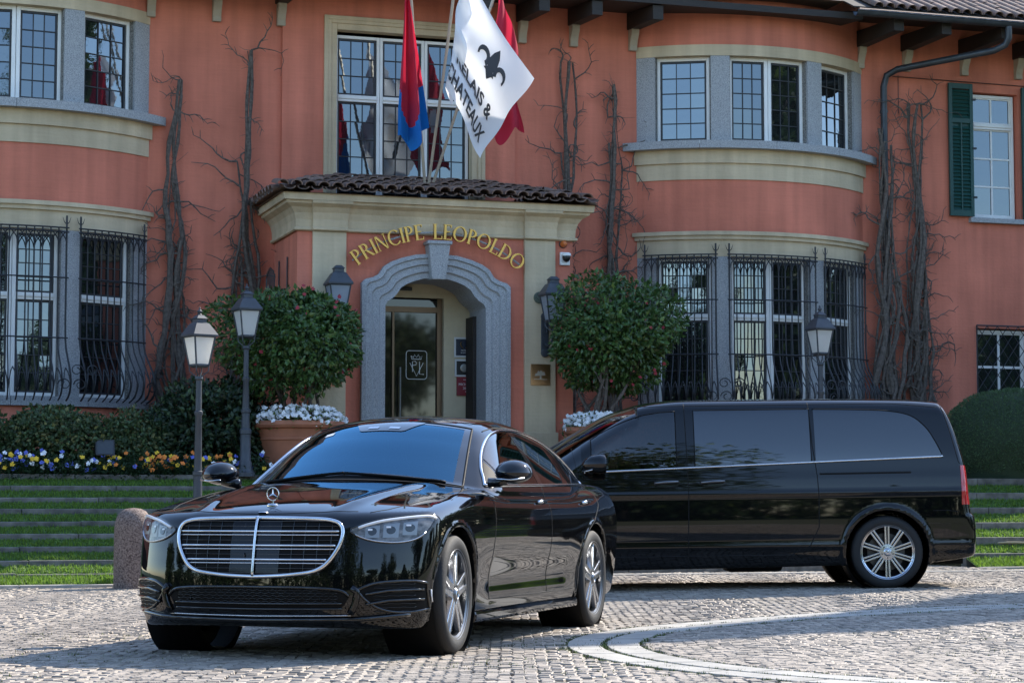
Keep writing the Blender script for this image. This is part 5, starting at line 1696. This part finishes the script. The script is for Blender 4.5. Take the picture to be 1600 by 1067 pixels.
def sedan_parts():
    B = SB
    # underside and wheel-house darkness
    MB().box(-4.1, .62, -.6, .6, .2, .62).build('underbody', M_MATTB, sed)
    for ax in (0, -3.216):
        for s in (1, -1):
            wheel(sed, ax, s * .825, s, .356, .255, 'five', R(3) if ax == 0 else 0)
    # windscreen
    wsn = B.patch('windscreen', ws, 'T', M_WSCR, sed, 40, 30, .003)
    def edge(f, n=24):
        return [f(i / n, 0) for i in range(n)] + [f(1, i / n) for i in range(n)] + [f(1 - i / n, 1) for i in range(n)] + [f(0, 1 - i / n) for i in range(n)]
    for f_ in (lambda s, t: ws(s, t * .06), lambda s, t: ws(s, 1 - t * .06), lambda s, t: ws(s * .04, t), lambda s, t: ws(1 - s * .04, t)):
        B.patch('windscreen_border', f_, 'T', M_GLOSSB, sed, 30, 20, .0045)
    cabin(sed, [(-1.75, .37, .52, .25), (-1.75, -.37, .52, .25), (-2.85, .37, .52, .26), (-2.85, -.37, .52, .26)], (-1.18, .37, .95),
          ([(-1.02, -.7, .6), (-.62, -.7, .6), (-.62, .7, .6), (-1.02, .7, .6)], [(-.98, -.68, .94), (-.70, -.66, .985), (-.70, .66, .985), (-.98, .68, .94)]))
    B.line('windscreen_seal', edge(ws), 'T', .010, M_MATTB, sed, .001, True)
    # black header band with the sensor bay
    def frit(s, t):
        a = lerp(.28, .72, s); d = .17 if .18 < s < .82 else .17 * max(0, 1 - abs(s - .5 - math.copysign(.32, s - .5)) / .18)
        x, y = ws(a, 1 - .01)
        return (x + (.03 + d) * (1 - t), y)
    B.patch('sensor_bay', frit, 'T', M_GLOSSB, sed, 24, 6, .007)
    for yy in (-.11, .04):
        B.patch('sensor_window', lambda s, t, yy=yy: (lerp(-1.285, -1.25, t) - .10 * (yy / .7) ** 2, yy + lerp(0, .075, s)), 'T', M_SATIN, sed, 4, 3, .010)
    B.patch('toll_sticker', lambda s, t: (lerp(-1.30, -1.255, t), lerp(-.42, -.36, s)), 'T', M_LEDW, sed, 3, 3, .006)
    # wipers and cowl
    def cowl(s, t):
        q = s * 2 - 1; x, y = ws(s, 0)
        return (x + lerp(.004, .085, t), q * .74)
    B.patch('cowl_panel', cowl, 'T', M_MATTB, sed, 30, 4, .004)
    for (y0, y1) in ((.62, -.02), (-.02, -.66)):
        B.line('wiper', [(-.60 - .16 * (lerp(y0, y1, k / 8) / .7) ** 2 + .02 * math.sin(k / 8 * 3), lerp(y0, y1, k / 8)) for k in range(9)], 'T', .011, M_MATTB, sed, .016)
    # bonnet shut lines
    for s in (1, -1):
        B.line('bonnet_gap', [(x, s * y) for x, y in ((-.62, .80), (-.3, .80), (.0, .785), (.3, .745), (.5, .69), (.62, .62))], 'T', .0035, M_GAP, sed, -.001)
    B.line('bonnet_gap', [(.752 - .10 * (abs(y) / .5) ** 2.2, y) for y in [k * .05 - .55 for k in range(23)]], 'T', .0035, M_GAP, sed, -.001)
    # side glass, both sides
    for s, V in ((1, 'L'), (-1, 'Rt')):
        belt = lambda x: 1.012 + .035 * np.clip((-x - .8) / 2.6, 0, 1)
        top = curve([(-3.62, 1.075), (-3.45, 1.14), (-3.2, 1.235), (-2.8, 1.345), (-2.4, 1.40), (-2.0, 1.408), (-1.75, 1.39), (-1.5, 1.34), (-1.27, 1.245), (-1.1, 1.14), (-1.0, 1.06), (-.95, 1.02)])
        tx, tz = [p[0] for p in top], [p[1] for p in top]
        T = lambda x: float(np.interp(x, tx, tz))
        for a, b, nm in ((-3.58, -3.20, 'quarter_glass'), (-3.165, -2.13, 'rear_door_glass'), (-2.01, -1.20, 'front_door_glass'), (-1.165, -.99, 'mirror_triangle')):
            fn = lambda q, t, a=a, b=b: (lerp(a, b, q), lerp(float(belt(lerp(a, b, q))) + .008, T(lerp(a, b, q)) - .012, t))
            B.patch(nm, fn, V, M_SIDEG if 'door' in nm else M_MATTB if 'tri' in nm else M_CGLASS, sed, 20, 12, .003)
        fn = lambda q, t: (lerp(-2.125, -2.015, q), lerp(1.03, T(lerp(-2.125, -2.015, q)) - .012, t))
        B.patch('door_pillar_trim', fn, V, M_GLOSSB, sed, 4, 10, .004)
        loop = [(x, z) for x, z in top] + [(x, float(belt(x))) for x in [-.95 - k * .1 for k in range(27)]]
        B.line('window_chrome', loop, V, .011, M_CHROME, sed, .003, True)
        # shut lines
        B.line('door_gap', [(-.80, 1.0), (-.79, .9), (-.74, .7), (-.72, .5), (-.74, .3)], V, .0035, M_GAP, sed, -.001)
        B.line('door_gap', [(-2.07, 1.02), (-2.06, .8), (-2.05, .55), (-2.06, .30)], V, .0035, M_GAP, sed, -.001)
        B.line('door_gap', [(-3.50, 1.045), (-3.40, .9), (-3.22, .80), (-3.02, .72), (-2.86, .60), (-2.78, .45), (-2.76, .30)], V, .0035, M_GAP, sed, -.001)
        B.line('sill_gap', [(-2.76, .30), (-1.6, .295), (-.74, .30)], V, .0035, M_GAP, sed, -.001)
        B.line('sill_trim', [(-2.80, .222), (-1.6, .215), (-.44, .222)], V, .010, M_SATIN, sed, .0)
        sk = MB()
        sk.box(-2.82, -.42, s * .80, s * .925, .165, .235)
        sk.build('side_skirt', M_PAINT, sed, bevel=.02)
        for xa in (-1.90, -3.02):
            P, N = B.lay(V, [(xa + .11, .905), (xa, .91), (xa - .11, .912)], .012)
            MB().tube(P, [.010, .014, .010], 8).build('door_handle', M_CHROME, sed, smooth='all')
        # mirror: shaped shell, arm, chrome strip
        mb = MB()
        prof = [(0, .0), (.04, .55), (.1, .86), (.16, 1.0), (.2, .96), (.215, .85)]
        P = []
        for (dx, k) in prof:
            P.append([( -.80 - dx + .07, s * (1.025 + .125 * k * math.cos(a)), 1.095 + .088 * k * math.sin(a) * (1 if math.sin(a) > 0 else .8)) for a in [j * math.pi / 9 for j in range(19)]])
        mb.grid(P, flip=(s > 0))
        mb.add(P[-1][:-1], [tuple(range(18))])
        mi = mb.build('mirror', M_PAINT, sed, smooth='all')
        MB().tube([(-.86, s * .87, 1.03), (-.86, s * .94, 1.035), (-.85, s * .99, 1.05)], [.035, .028, .03], 8).build('mirror_arm', M_PAINT, mi, smooth='all')
        MB().tube([(-.74, s * .955, 1.055), (-.75, s * 1.05, 1.05), (-.80, s * 1.125, 1.06)], .006, 6).build('mirror_repeater', M_SATIN, mi, smooth='all')
        # roof rail seam
        B.line('roof_seam', [(x, s * (.60 - .10 * max(0, (-x - 2.6)) ** 1.5)) for x in [-1.55 - k * .12 for k in range(14)]], 'T', .005, M_GAP, sed, -.001)
    def pano(s, t):
        return (lerp(-1.62, -2.75, t), (s * 2 - 1) * .50)
    B.patch('roof_glass', pano, 'T', M_GLOSSB, sed, 12, 20, .002)
    B.patch('rear_window', lambda s, t: (lerp(-3.18 + .10 * (s * 2 - 1) ** 2, -3.86 + .12 * (s * 2 - 1) ** 2, t), (s * 2 - 1) * lerp(.5, .62, t)), 'T', M_CGLASS, sed, 20, 16, .003)
    for s in (1, -1):
        B.patch('tail_lamp', outline_fn([(s * .42 if s > 0 else -.86, .93), (s * .86 if s > 0 else -.42, .93)], [(s * .42 if s > 0 else -.86, .80), (s * .86 if s > 0 else -.42, .80)]), 'B', M_REDL, sed, 16, 6, .004)
sedan_parts()
def sedan_front():
    B = SB
    half = curve([(0, .808), (.34, .802), (.455, .790), (.498, .765), (.510, .72), (.498, .66), (.468, .60), (.43, .55), (.388, .521), (.33, .503), (.2, .488), (.1, .482), (0, .479)], 5)
    full = [(a, z) for a, z in half] + [(-a, z) for a, z in half[::-1][1:-1]]
    g = sub('grille', sed)
    zs = [p[1] for p in half]
    def hw(z):
        q = sorted([(zz, aa) for aa, zz in half]); return float(np.interp(z, [p[0] for p in q], [p[1] for p in q]))
    # recessed backing: body colour removed by a dark insert
    fn = lambda s, t: ((s * 2 - 1) * hw(lerp(.479, .803, t)), lerp(.479, .803, t))
    B.patch('grille_backing', fn, 'F', M_MATTB, g, 40, 20, .002)
    def crv(pts, r_, m, nm, lift, closed=False, n=8):
        return B.line(nm, pts, 'F', r_, m, g, lift, closed, .02, n)
    crv(full, .0125, M_CHROME, 'grille_surround', .010, True, 10)
    for z in (.735, .655, .575):
        w = hw(z) - .02
        w2 = hw(z - .016) - .02
        crv([(-w, z), (0, z), (w, z)], .0065, M_CHROME, 'grille_bar', .012)
        crv([(-w2, z - .020), (0, z - .020), (w2, z - .020)], .004, M_SATIN, 'grille_bar', .009)
    crv([(0, .482), (0, .80)], .0085, M_CHROME, 'grille_divider', .020)
    for z in np.arange(.50, .80, .0265):
        if min(abs(z - q) for q in (.735, .655, .575)) < .02: continue
        w = hw(z) - .012
        crv([(-w, z), (0, z), (w, z)], .0035, M_GLOSSB, 'grille_fin', .006, n=4)
    for y in np.arange(-.45, .46, .075):
        lo = [zz for zz in np.linspace(.48, .80, 40) if hw(zz) > abs(y) + .01]
        crv([(y, lo[0]), (y, lo[-1])], .003, M_GLOSSB, 'grille_fin', .005, n=4)
    for s in (1, -1):
        B.patch('sensor_panel', lambda q, t, s=s: (s * lerp(.012, .15, q), lerp(.50 + .0, .79, t)), 'F', mat('sensor_black', (.006, .006, .007), .15, spec=.25), g, 6, 8, .008)
    B.line('camera_lens', [(-.06, .60), (-.059, .60)], 'F', .014, M_LENS, g, .012)
    # badge on the bonnet lip, standing star
    P, N = B.lay('T', [(.735, 0)], .0)
    MB().lathe([(0, .006), (.026, .005), (.03, 0)], P[0], 18).build('bonnet_badge', M_SATIN, sed, smooth='all')
    P, N = B.lay('T', [(.60, 0)], 0)
    x, y, z = P[0]
    st = MB()
    st.lathe([(0, .012), (.028, .01), (.034, 0), (.034, -.01)], (x, y, z), 16)
    st.tube([(x, y, z), (x, y, z + .03)], .006, 8)
    star_badge(st, (x, y, z + .066), .038, 'x', .006)
    st.build('bonnet_star', M_CHROME, sed, smooth=False)
    # headlamps
    for s in (1, -1):
        h = sub('headlight', sed)
        top = curve([(.55, .752), (.62, .782), (.70, .806), (.78, .820), (.85, .830), (.905, .834), (.932, .822)], 5)
        bot = curve([(.55, .735), (.60, .702), (.68, .678), (.78, .670), (.86, .688), (.91, .738), (.932, .80)], 5)
        o = lambda q: [(s * a, b) for a, b in q]
        tt, bb = (o(top), o(bot)) if s > 0 else (o(top)[::-1], o(bot)[::-1])
        fn = outline_fn(tt, bb)
        B.patch('lamp_lens', fn, 'F', M_LENS, h, 40, 14, .004)
        B.line('lamp_surround', [(s * a, b) for a, b in top] + [(s * a, b) for a, b in bot[::-1]], 'F', .005, M_GLOSSB, h, .003, True)
        B.line('daytime_light', [(s * a, b - .013) for a, b in top[3:]], 'F', .009, M_LEDW, h, .006)
        B.line('lamp_lower_trim', [(s * a, b + .004) for a, b in bot[3:-6]], 'F', .004, M_SATIN, h, .006)
        for (ya, yb, za, zb, m_) in ((.625, .695, .700, .770, M_BEZEL), (.712, .785, .700, .785, M_BEZEL), (.802, .865, .715, .795, M_BEZEL)):
            md = B.patch('projector', lambda q, t, ya=ya, yb=yb, za=za, zb=zb: (s * lerp(ya, yb, q), lerp(za, zb - .01 * (1 - q), t)), 'F', m_, h, 8, 8, .0052)
            cy_, cz_ = (ya + yb) / 2, (za + zb) / 2
            B.patch('projector_lens', lambda q, t, cy_=cy_, cz_=cz_: (s * (cy_ + .021 * math.cos(math.pi * (1 - q))), cz_ + (t * 2 - 1) * .022 * math.sin(math.pi * q)), 'F', M_GLOSSB, h, 12, 6, .0075)
            B.patch('led_element', lambda q, t, ya=ya, zb=zb: (s * (ya + lerp(.012, .034, q)), lerp(zb - .030, zb - .020, t)), 'F', M_LEDW, h, 3, 3, .009)
        # outer air intake with fins
        iv = sub('air_intake', sed)
        ot = curve([(.60, .405), (.68, .44), (.78, .452), (.87, .452), (.915, .44)], 4); ob = curve([(.60, .40), (.66, .33), (.74, .285), (.84, .275), (.915, .29)], 4)
        tt, bb = (o(ot), o(ob)) if s > 0 else (o(ot)[::-1], o(ob)[::-1])
        B.patch('intake_mesh', outline_fn(tt, bb), 'F', M_MATTB, iv, 26, 10, .003)
        B.line('intake_edge', [(s * a, b) for a, b in ot] + [(s * a, b) for a, b in ob[::-1]], 'F', .009, M_GLOSSB, iv, .004, True)
        for z in (.40, .345):
            B.line('intake_fin', [(s * .64, z - .02), (s * .75, z), (s * .9, z + .004)], 'F', .008, M_GLOSSB, iv, .010)
        for k in range(16):   # honeycomb wires
            z0 = .28 + .011 * k
            B.line('honeycomb', [(s * (.66 + .02 * (j % 2 if k % 2 else (j + 1) % 2)) + s * .03 * j, z0 + (.005 if j % 2 else 0)) for j in range(8)], 'F', .002, M_GLOSSB, iv, .006, n=4) if k % 2 == 0 else None
        B.line('intake_blade', [(s * .56, .272), (s * .59, .33), (s * .60, .395), (s * .57, .42)], 'F', .022, M_PAINT, sed, .004, n=8)
        B.line('bumper_reflector', [(s * .925, .33), (s * .925, .40)], 'F', .005, M_LEDW, sed, .006)
    # centre intake
    c = sub('centre_intake', sed)
    ct = curve([(-.56, .37), (-.5, .405), (-.3, .418), (0, .42), (.3, .418), (.5, .405), (.56, .37)], 4); cb = curve([(-.56, .365), (-.53, .315), (-.4, .290), (0, .284), (.4, .290), (.53, .315), (.56, .365)], 4)
    B.patch('intake_mesh', outline_fn(ct, cb), 'F', M_MATTB, c, 36, 10, .003)
    B.line('intake_edge', ct, 'F', .010, M_GLOSSB, c, .006)
    for z in (.33, .30):
        B.line('intake_fin', [(-.52, z), (0, z - .004), (.52, z)], 'F', .007, M_GLOSSB, c, .008)
    for k in range(5):
        z = .335 + .016 * k
        B.line('honeycomb', [(-.5 + .025 * j, z + (.007 if (j + k) % 2 else 0)) for j in range(41)], 'F', .0022, M_GLOSSB, c, .006, n=4)
    B.line('splitter', [(-.84, .262), (-.6, .24), (0, .232), (.6, .24), (.84, .262)], 'F', .014, M_GLOSSB, sed, .006)
    B.line('splitter_chrome', [(-.56, .262), (0, .256), (.56, .262)], 'F', .005, M_SATIN, sed, .006)
    for y in (-.40, .40):
        B.line('parking_sensor', [(y, .352), (y + .001, .352)], 'F', .013, M_PAINT, sed, .004)
    # wheel-arch liners
    for ax in (0, -3.216):
        for s in (1, -1):
            MB().lathe([(.36, 0), (.41, .0), (.41, .3 * s), (.405, .33 * s)], (ax, s * .60, .365), 40, 'y').build('arch_liner', M_MATTB, sed, smooth='all')
sedan_front()
# ============================================================ the people carrier (rear axle at x = 0)
def van_sdf(X, Y, Z):
    y = np.abs(Y)
    wp = interp(X, [(-1.1, .86), (-.9, .915), (-.6, .945), (0, .958), (2.5, .96), (3.4, .955), (3.9, .92), (4.4, .85)])
    dv = interp(Z, [(.15, -.07), (.25, -.035), (.45, -.01), (.70, 0), (.95, -.002), (1.05, -.012), (1.15, -.03), (1.3, -.055), (1.6, -.13), (1.8, -.20), (1.95, -.28)])
    crease = .010 * np.exp(-((Z - (.93 + .0 * X)) / .025) ** 2) + .008 * np.exp(-((Z - .42) / .03) ** 2)
    g1 = (y - (wp + dv + crease)) * .97
    roof = interp(X, [(-1.0, 1.76), (-.7, 1.83), (-.2, 1.872), (.8, 1.888), (1.9, 1.89), (2.25, 1.865), (2.6, 1.775), (3.0, 1.575), (3.4, 1.335), (3.65, 1.20), (3.9, 1.12), (4.2, 1.03), (4.35, .95), (4.5, .8)])
    k = np.where(X > 2.4, .22, 0) * (y / .8) ** 2
    roof = interp(X + k, [(-1.0, 1.76), (-.7, 1.83), (-.2, 1.872), (.8, 1.888), (1.9, 1.89), (2.25, 1.865), (2.6, 1.775), (3.0, 1.575), (3.4, 1.335), (3.65, 1.20), (3.9, 1.12), (4.2, 1.03), (4.35, .95), (4.5, .8)])
    g4 = (Z - (roof - .05 * (y / .7) ** 2)) * .9
    fx = interp(Z, [(.15, 4.2), (.3, 4.31), (.6, 4.33), (.85, 4.28), (1.0, 4.2), (1.2, 4.1)])
    g2 = (X - (fx - .45 * (y / .95) ** 3)) * .95
    rx = interp(Z, [(.2, -.82), (.33, -.93), (.55, -.945), (.68, -.93), (.72, -.90), (1.15, -.855), (1.5, -.76), (1.75, -.66), (1.9, -.58)])
    g3 = (rx + .10 * (y / .95) ** 4 - X) * .95
    g5 = interp(X, [(-1, .32), (-.5, .25), (0, .23), (4, .20), (4.4, .24)]) - Z
    b = smax(smax(g1, g4, .10), smax(g2, g3, .02), .06)
    b = smax(b, g5, .03)
    for ax, ra in ((0.0, .40), (3.43, .40)):
        d = np.sqrt((X - ax) ** 2 + (Z - .352) ** 2)
        lip = np.maximum(np.abs(d - (ra + .014)) - .016, np.maximum(y - (wp + dv + .004), .80 - y))
        b = smin(b, np.where(Z > .22, lip, 1), .05)
        b = smax(b, -np.maximum(d - ra, .60 - y), .01)
    return b
VX, VY = 3.65, 20.95 + .83
pz0, pz1 = ground_z(VX, VY), ground_z(VX - 3.43, VY)
van = thing('people_carrier', 'long black people carrier with tinted glass parked broadside before the entrance', 'van', (VX, VY, pz0), R(180))
van.rotation_euler = (0, math.asin((pz0 - pz1) / 3.43), R(180))
VB = Body(van_sdf, (-1.1, -1.08, .14), (4.5, 1.08, 2.0), .022)
def van_fd(q, t):
    x = lerp(2.03, 2.86, q)
    hi = float(np.interp(x, [2.03, 2.2, 2.35, 2.5, 2.65, 2.78, 2.86], [1.745, 1.735, 1.71, 1.665, 1.60, 1.53, 1.475]))
    return (x, lerp(1.27 - .115 * (x + .56) / 3.5 + .012, hi, t))
def van_ws(q, t):
    return (lerp(3.52, 2.62, t) - .20 * ((q * 2 - 1)) ** 2 * lerp(1, .7, t), (q * 2 - 1) * lerp(.80, .66, t))
VB.cut(ring_of(van_fd, .03, .06), (0, 2), lambda C: np.abs(C[:, 1]) > .4)
VB.cut(ring_of(van_ws, .03, .04), (0, 1), lambda C: C[:, 2] > 1.0)
link('body', normal_mesh('body', VB.V, VB.Fc, VB.grad, M_PAINT), van)
def van_parts():
    B = VB
    MB().box(-.8, 4.0, -.6, .6, .22, .7).build('underbody', M_MATTB, van)
    MB().box(1.0, 1.55, .3, .78, .17, .3).build('silencer', M_MATTB, van, bevel=.04)
    for ax in (0, 3.43):
        for s in (1, -1):
            wheel(van, ax, s * .83, s, .350, .245, 'ten')
            MB().lathe([(.36, 0), (.42, 0), (.42, .3 * s), (.41, .33 * s)], (ax, s * .60, .352), 40, 'y').build('arch_liner', M_MATTB, van, smooth='all')
    cabin(van, [(2.0, .45, .80, .25), (2.0, -.45, .80, .25)], (2.72, .45, 1.20), ([(2.85, -.75, .7), (3.45, -.75, .7), (3.45, .75, .7), (2.85, .75, .7)], [(2.9, -.74, 1.14), (3.35, -.72, 1.16), (3.35, .72, 1.16), (2.9, .74, 1.14)]))
    belt = lambda x: 1.27 - .115 * np.clip((x + .56) / 3.5, 0, 1.2)
    for s, V in ((1, 'L'), (-1, 'Rt')):
        # rear quarter glass with rounded rear top corner
        top = curve([(-.56, 1.30), (-.50, 1.43), (-.42, 1.56), (-.28, 1.675), (-.05, 1.725), (.3, 1.742), (.68, 1.75)], 5)
        T = lambda x: float(np.interp(x, [p[0] for p in top], [p[1] for p in top]))
        B.patch('quarter_glass', lambda q, t: (lerp(-.555, .672, q), lerp(float(belt(lerp(-.555, .672, q))) + .012, T(lerp(-.555, .672, q)), t)), V, M_VGLASS, van, 30, 12, .003)
        B.patch('sliding_door_glass', lambda q, t: (lerp(.715, 1.85, q), lerp(float(belt(lerp(.715, 1.85, q))) + .012, 1.752, t)), V, M_VGLASS, van, 24, 12, .003)
        def fd(q, t):
            x = lerp(2.03, 2.86, q)
            hi = float(np.interp(x, [2.03, 2.2, 2.35, 2.5, 2.65, 2.78, 2.86], [1.745, 1.735, 1.71, 1.665, 1.60, 1.53, 1.475]))
            return (x, lerp(float(belt(x)) + .012, hi, t))
        B.patch('front_door_glass', van_fd, V, M_SIDEG, van, 24, 12, .003)
        def ql(q, t):
            x = lerp(2.955, 3.30, q)
            return (x, lerp(1.16, float(np.interp(x, [2.955, 3.3], [1.415, 1.21])), t))
        B.patch('corner_glass', ql, V, M_CGLASS, van, 10, 8, .003)
        for f, a, b, hi in ((None, .715, 1.85, 1.752),):
            B.line('glass_edge', [(a, float(belt(a)) + .012), (a, hi), (b, hi), (b, float(belt(b)) + .012)], V, .005, M_MATTB, van, .002)
        B.line('glass_edge', [fd(q / 10, 1) for q in range(11)] + [fd(1, 0)], V, .006, M_MATTB, van, .002)
        B.line('glass_edge', [fd(0, 0), fd(0, 1)], V, .006, M_MATTB, van, .002)
        B.line('glass_edge', top, V, .006, M_MATTB, van, .002)
        B.line('belt_chrome', [(x, float(belt(x))) for x in [-.57 + k * .1 for k in range(36)]], V, .011, M_CHROME, van, .003)
        # gaps
        B.line('door_gap', [(1.94, 1.82), (1.93, 1.4), (1.92, .9), (1.93, .5), (1.93, .27)], V, .005, M_GAP, van, -.001)
        B.line('door_gap', [(.72, 1.82), (.70, 1.4), (.665, 1.1), (.655, .9), (.66, .6), (.75, .42), (.95, .33), (1.0, .27)], V, .005, M_GAP, van, -.001)
        B.line('door_gap', [(3.05, 1.40), (3.0, 1.15), (2.98, .9), (3.0, .5), (3.02, .3)], V, .005, M_GAP, van, -.001)
        B.line('roof_gap', [(x, 1.80 if x > -.1 else 1.80 - .10 * (-.1 - x)) for x in [-.55 + k * .1 for k in range(31)]], V, .004, M_GAP, van, -.001)
        B.line('tailgate_gap', [(-.585, 1.80), (-.66, 1.5), (-.72, 1.22), (-.735, 1.2)], V, .005, M_GAP, van, -.001)
        B.line('slide_rail', [(.64, 1.115), (-.25, 1.12)], V, .010, M_GAP, van, .0)
        B.line('sill_crease', [(.9, .335), (3.0, .335)], V, .004, M_SATIN if s > 9 else M_PAINT, van, .002)
        for xa in (2.13, 1.68):
            h = sub('door_handle', van)
            cup = [(xa + .125 * math.cos(a), 1.045 + .045 * math.sin(a)) for a in [k * math.pi / 10 for k in range(20)]]
            B.patch('handle_recess', lambda q, t, xa=xa: (xa + .125 * math.cos(math.pi * (1 - q)), 1.045 + (t * 2 - 1) * .045 * math.sin(math.pi * q)), V, M_GLOSSB, h, 16, 6, .002)
            B.line('handle_rim', cup, V, .004, M_PAINT, h, .001, True)
            P, N = B.lay(V, [(xa + .12, 1.04), (xa, 1.05), (xa - .11, 1.052)], .03)
            MB().tube(P, [.012, .016, .014], 8).build('handle_bar', M_RIMG, h, smooth='all')
        # mirror
        prof = [(0, .0), (.03, .5), (.09, .85), (.17, 1.0), (.22, .97), (.235, .86)]
        P = []
        for (dx, k) in prof:
            P.append([(2.96 - dx, s * (1.06 + .12 * k * math.cos(a)), 1.235 + .10 * k * math.sin(a)) for a in [j * math.pi / 9 for j in range(19)]])
        mb = MB(); mb.grid(P, flip=(s > 0)); mb.add(P[-1][:-1], [tuple(range(18))])
        mi = mb.build('mirror', M_PAINT, van, smooth='all')
        MB().tube([(2.90, s * .88, 1.19), (2.88, s * .97, 1.17), (2.86, s * 1.02, 1.18)], [.05, .045, .04], 8).build('mirror_arm', M_PAINT, mi, smooth='all')
        MB().tube([(2.95, s * 1.0, 1.17), (2.93, s * 1.1, 1.165), (2.86, s * 1.17, 1.18)], .006, 6).build('mirror_repeater', M_SATIN, mi, smooth='all')
        # lamps
        B.patch('tail_lamp', lambda q, t: (lerp(-.82 + .02 * t, -.735 + .0 * t, q) + lerp(-.045, .0, t) * 0 - .06 * (1 - t) * (1 - q), lerp(.80, 1.18, t)), V, M_REDL, van, 8, 14, .004)
        tl = curve([(3.75, .98), (3.9, 1.0), (4.05, .97)], 4)
        B.patch('headlight', outline_fn([(3.72, 1.02), (3.95, .99), (4.12, .90)], [(3.72, .92), (3.95, .84), (4.12, .80)]), V, M_LENS, van, 14, 8, .004)
    B.patch('windscreen', lambda q, t: (lerp(3.52, 2.62, t) - .20 * ((q * 2 - 1)) ** 2 * lerp(1, .7, t), (q * 2 - 1) * lerp(.80, .66, t)), 'T', M_SIDEG, van, 30, 20, .003)
    B.patch('grille', lambda q, t: ((q * 2 - 1) * .5, lerp(.62, .88, t)), 'F', M_MATTB, van, 20, 6, .003)
    for z in (.70, .80): B.line('grille_bar', [(-.5, z), (0, z), (.5, z)], 'F', .012, M_CHROME, van, .006)
    m = MB(); star_badge(m, (VB.hit('F', 0, .75).x + .02, 0, .75), .085, 'x', .012); m.build('grille_star', M_CHROME, van)
    B.line('bumper_gap', [(-.70, .73), (-.6, .745), (-.45, .745)], 'L', .004, M_GAP, van, -.001)
    for z in (1.90,):
        for xx in (.72, 1.94): pass
    # roof drip lines at the door joints
    B.line('roof_seam', [(x, .62) for x in [-.5 + k * .2 for k in range(14)]], 'T', .006, M_GAP, van, -.001)
    B.line('roof_seam', [(x, -.62) for x in [-.5 + k * .2 for k in range(14)]], 'T', .006, M_GAP, van, -.001)
van_parts()
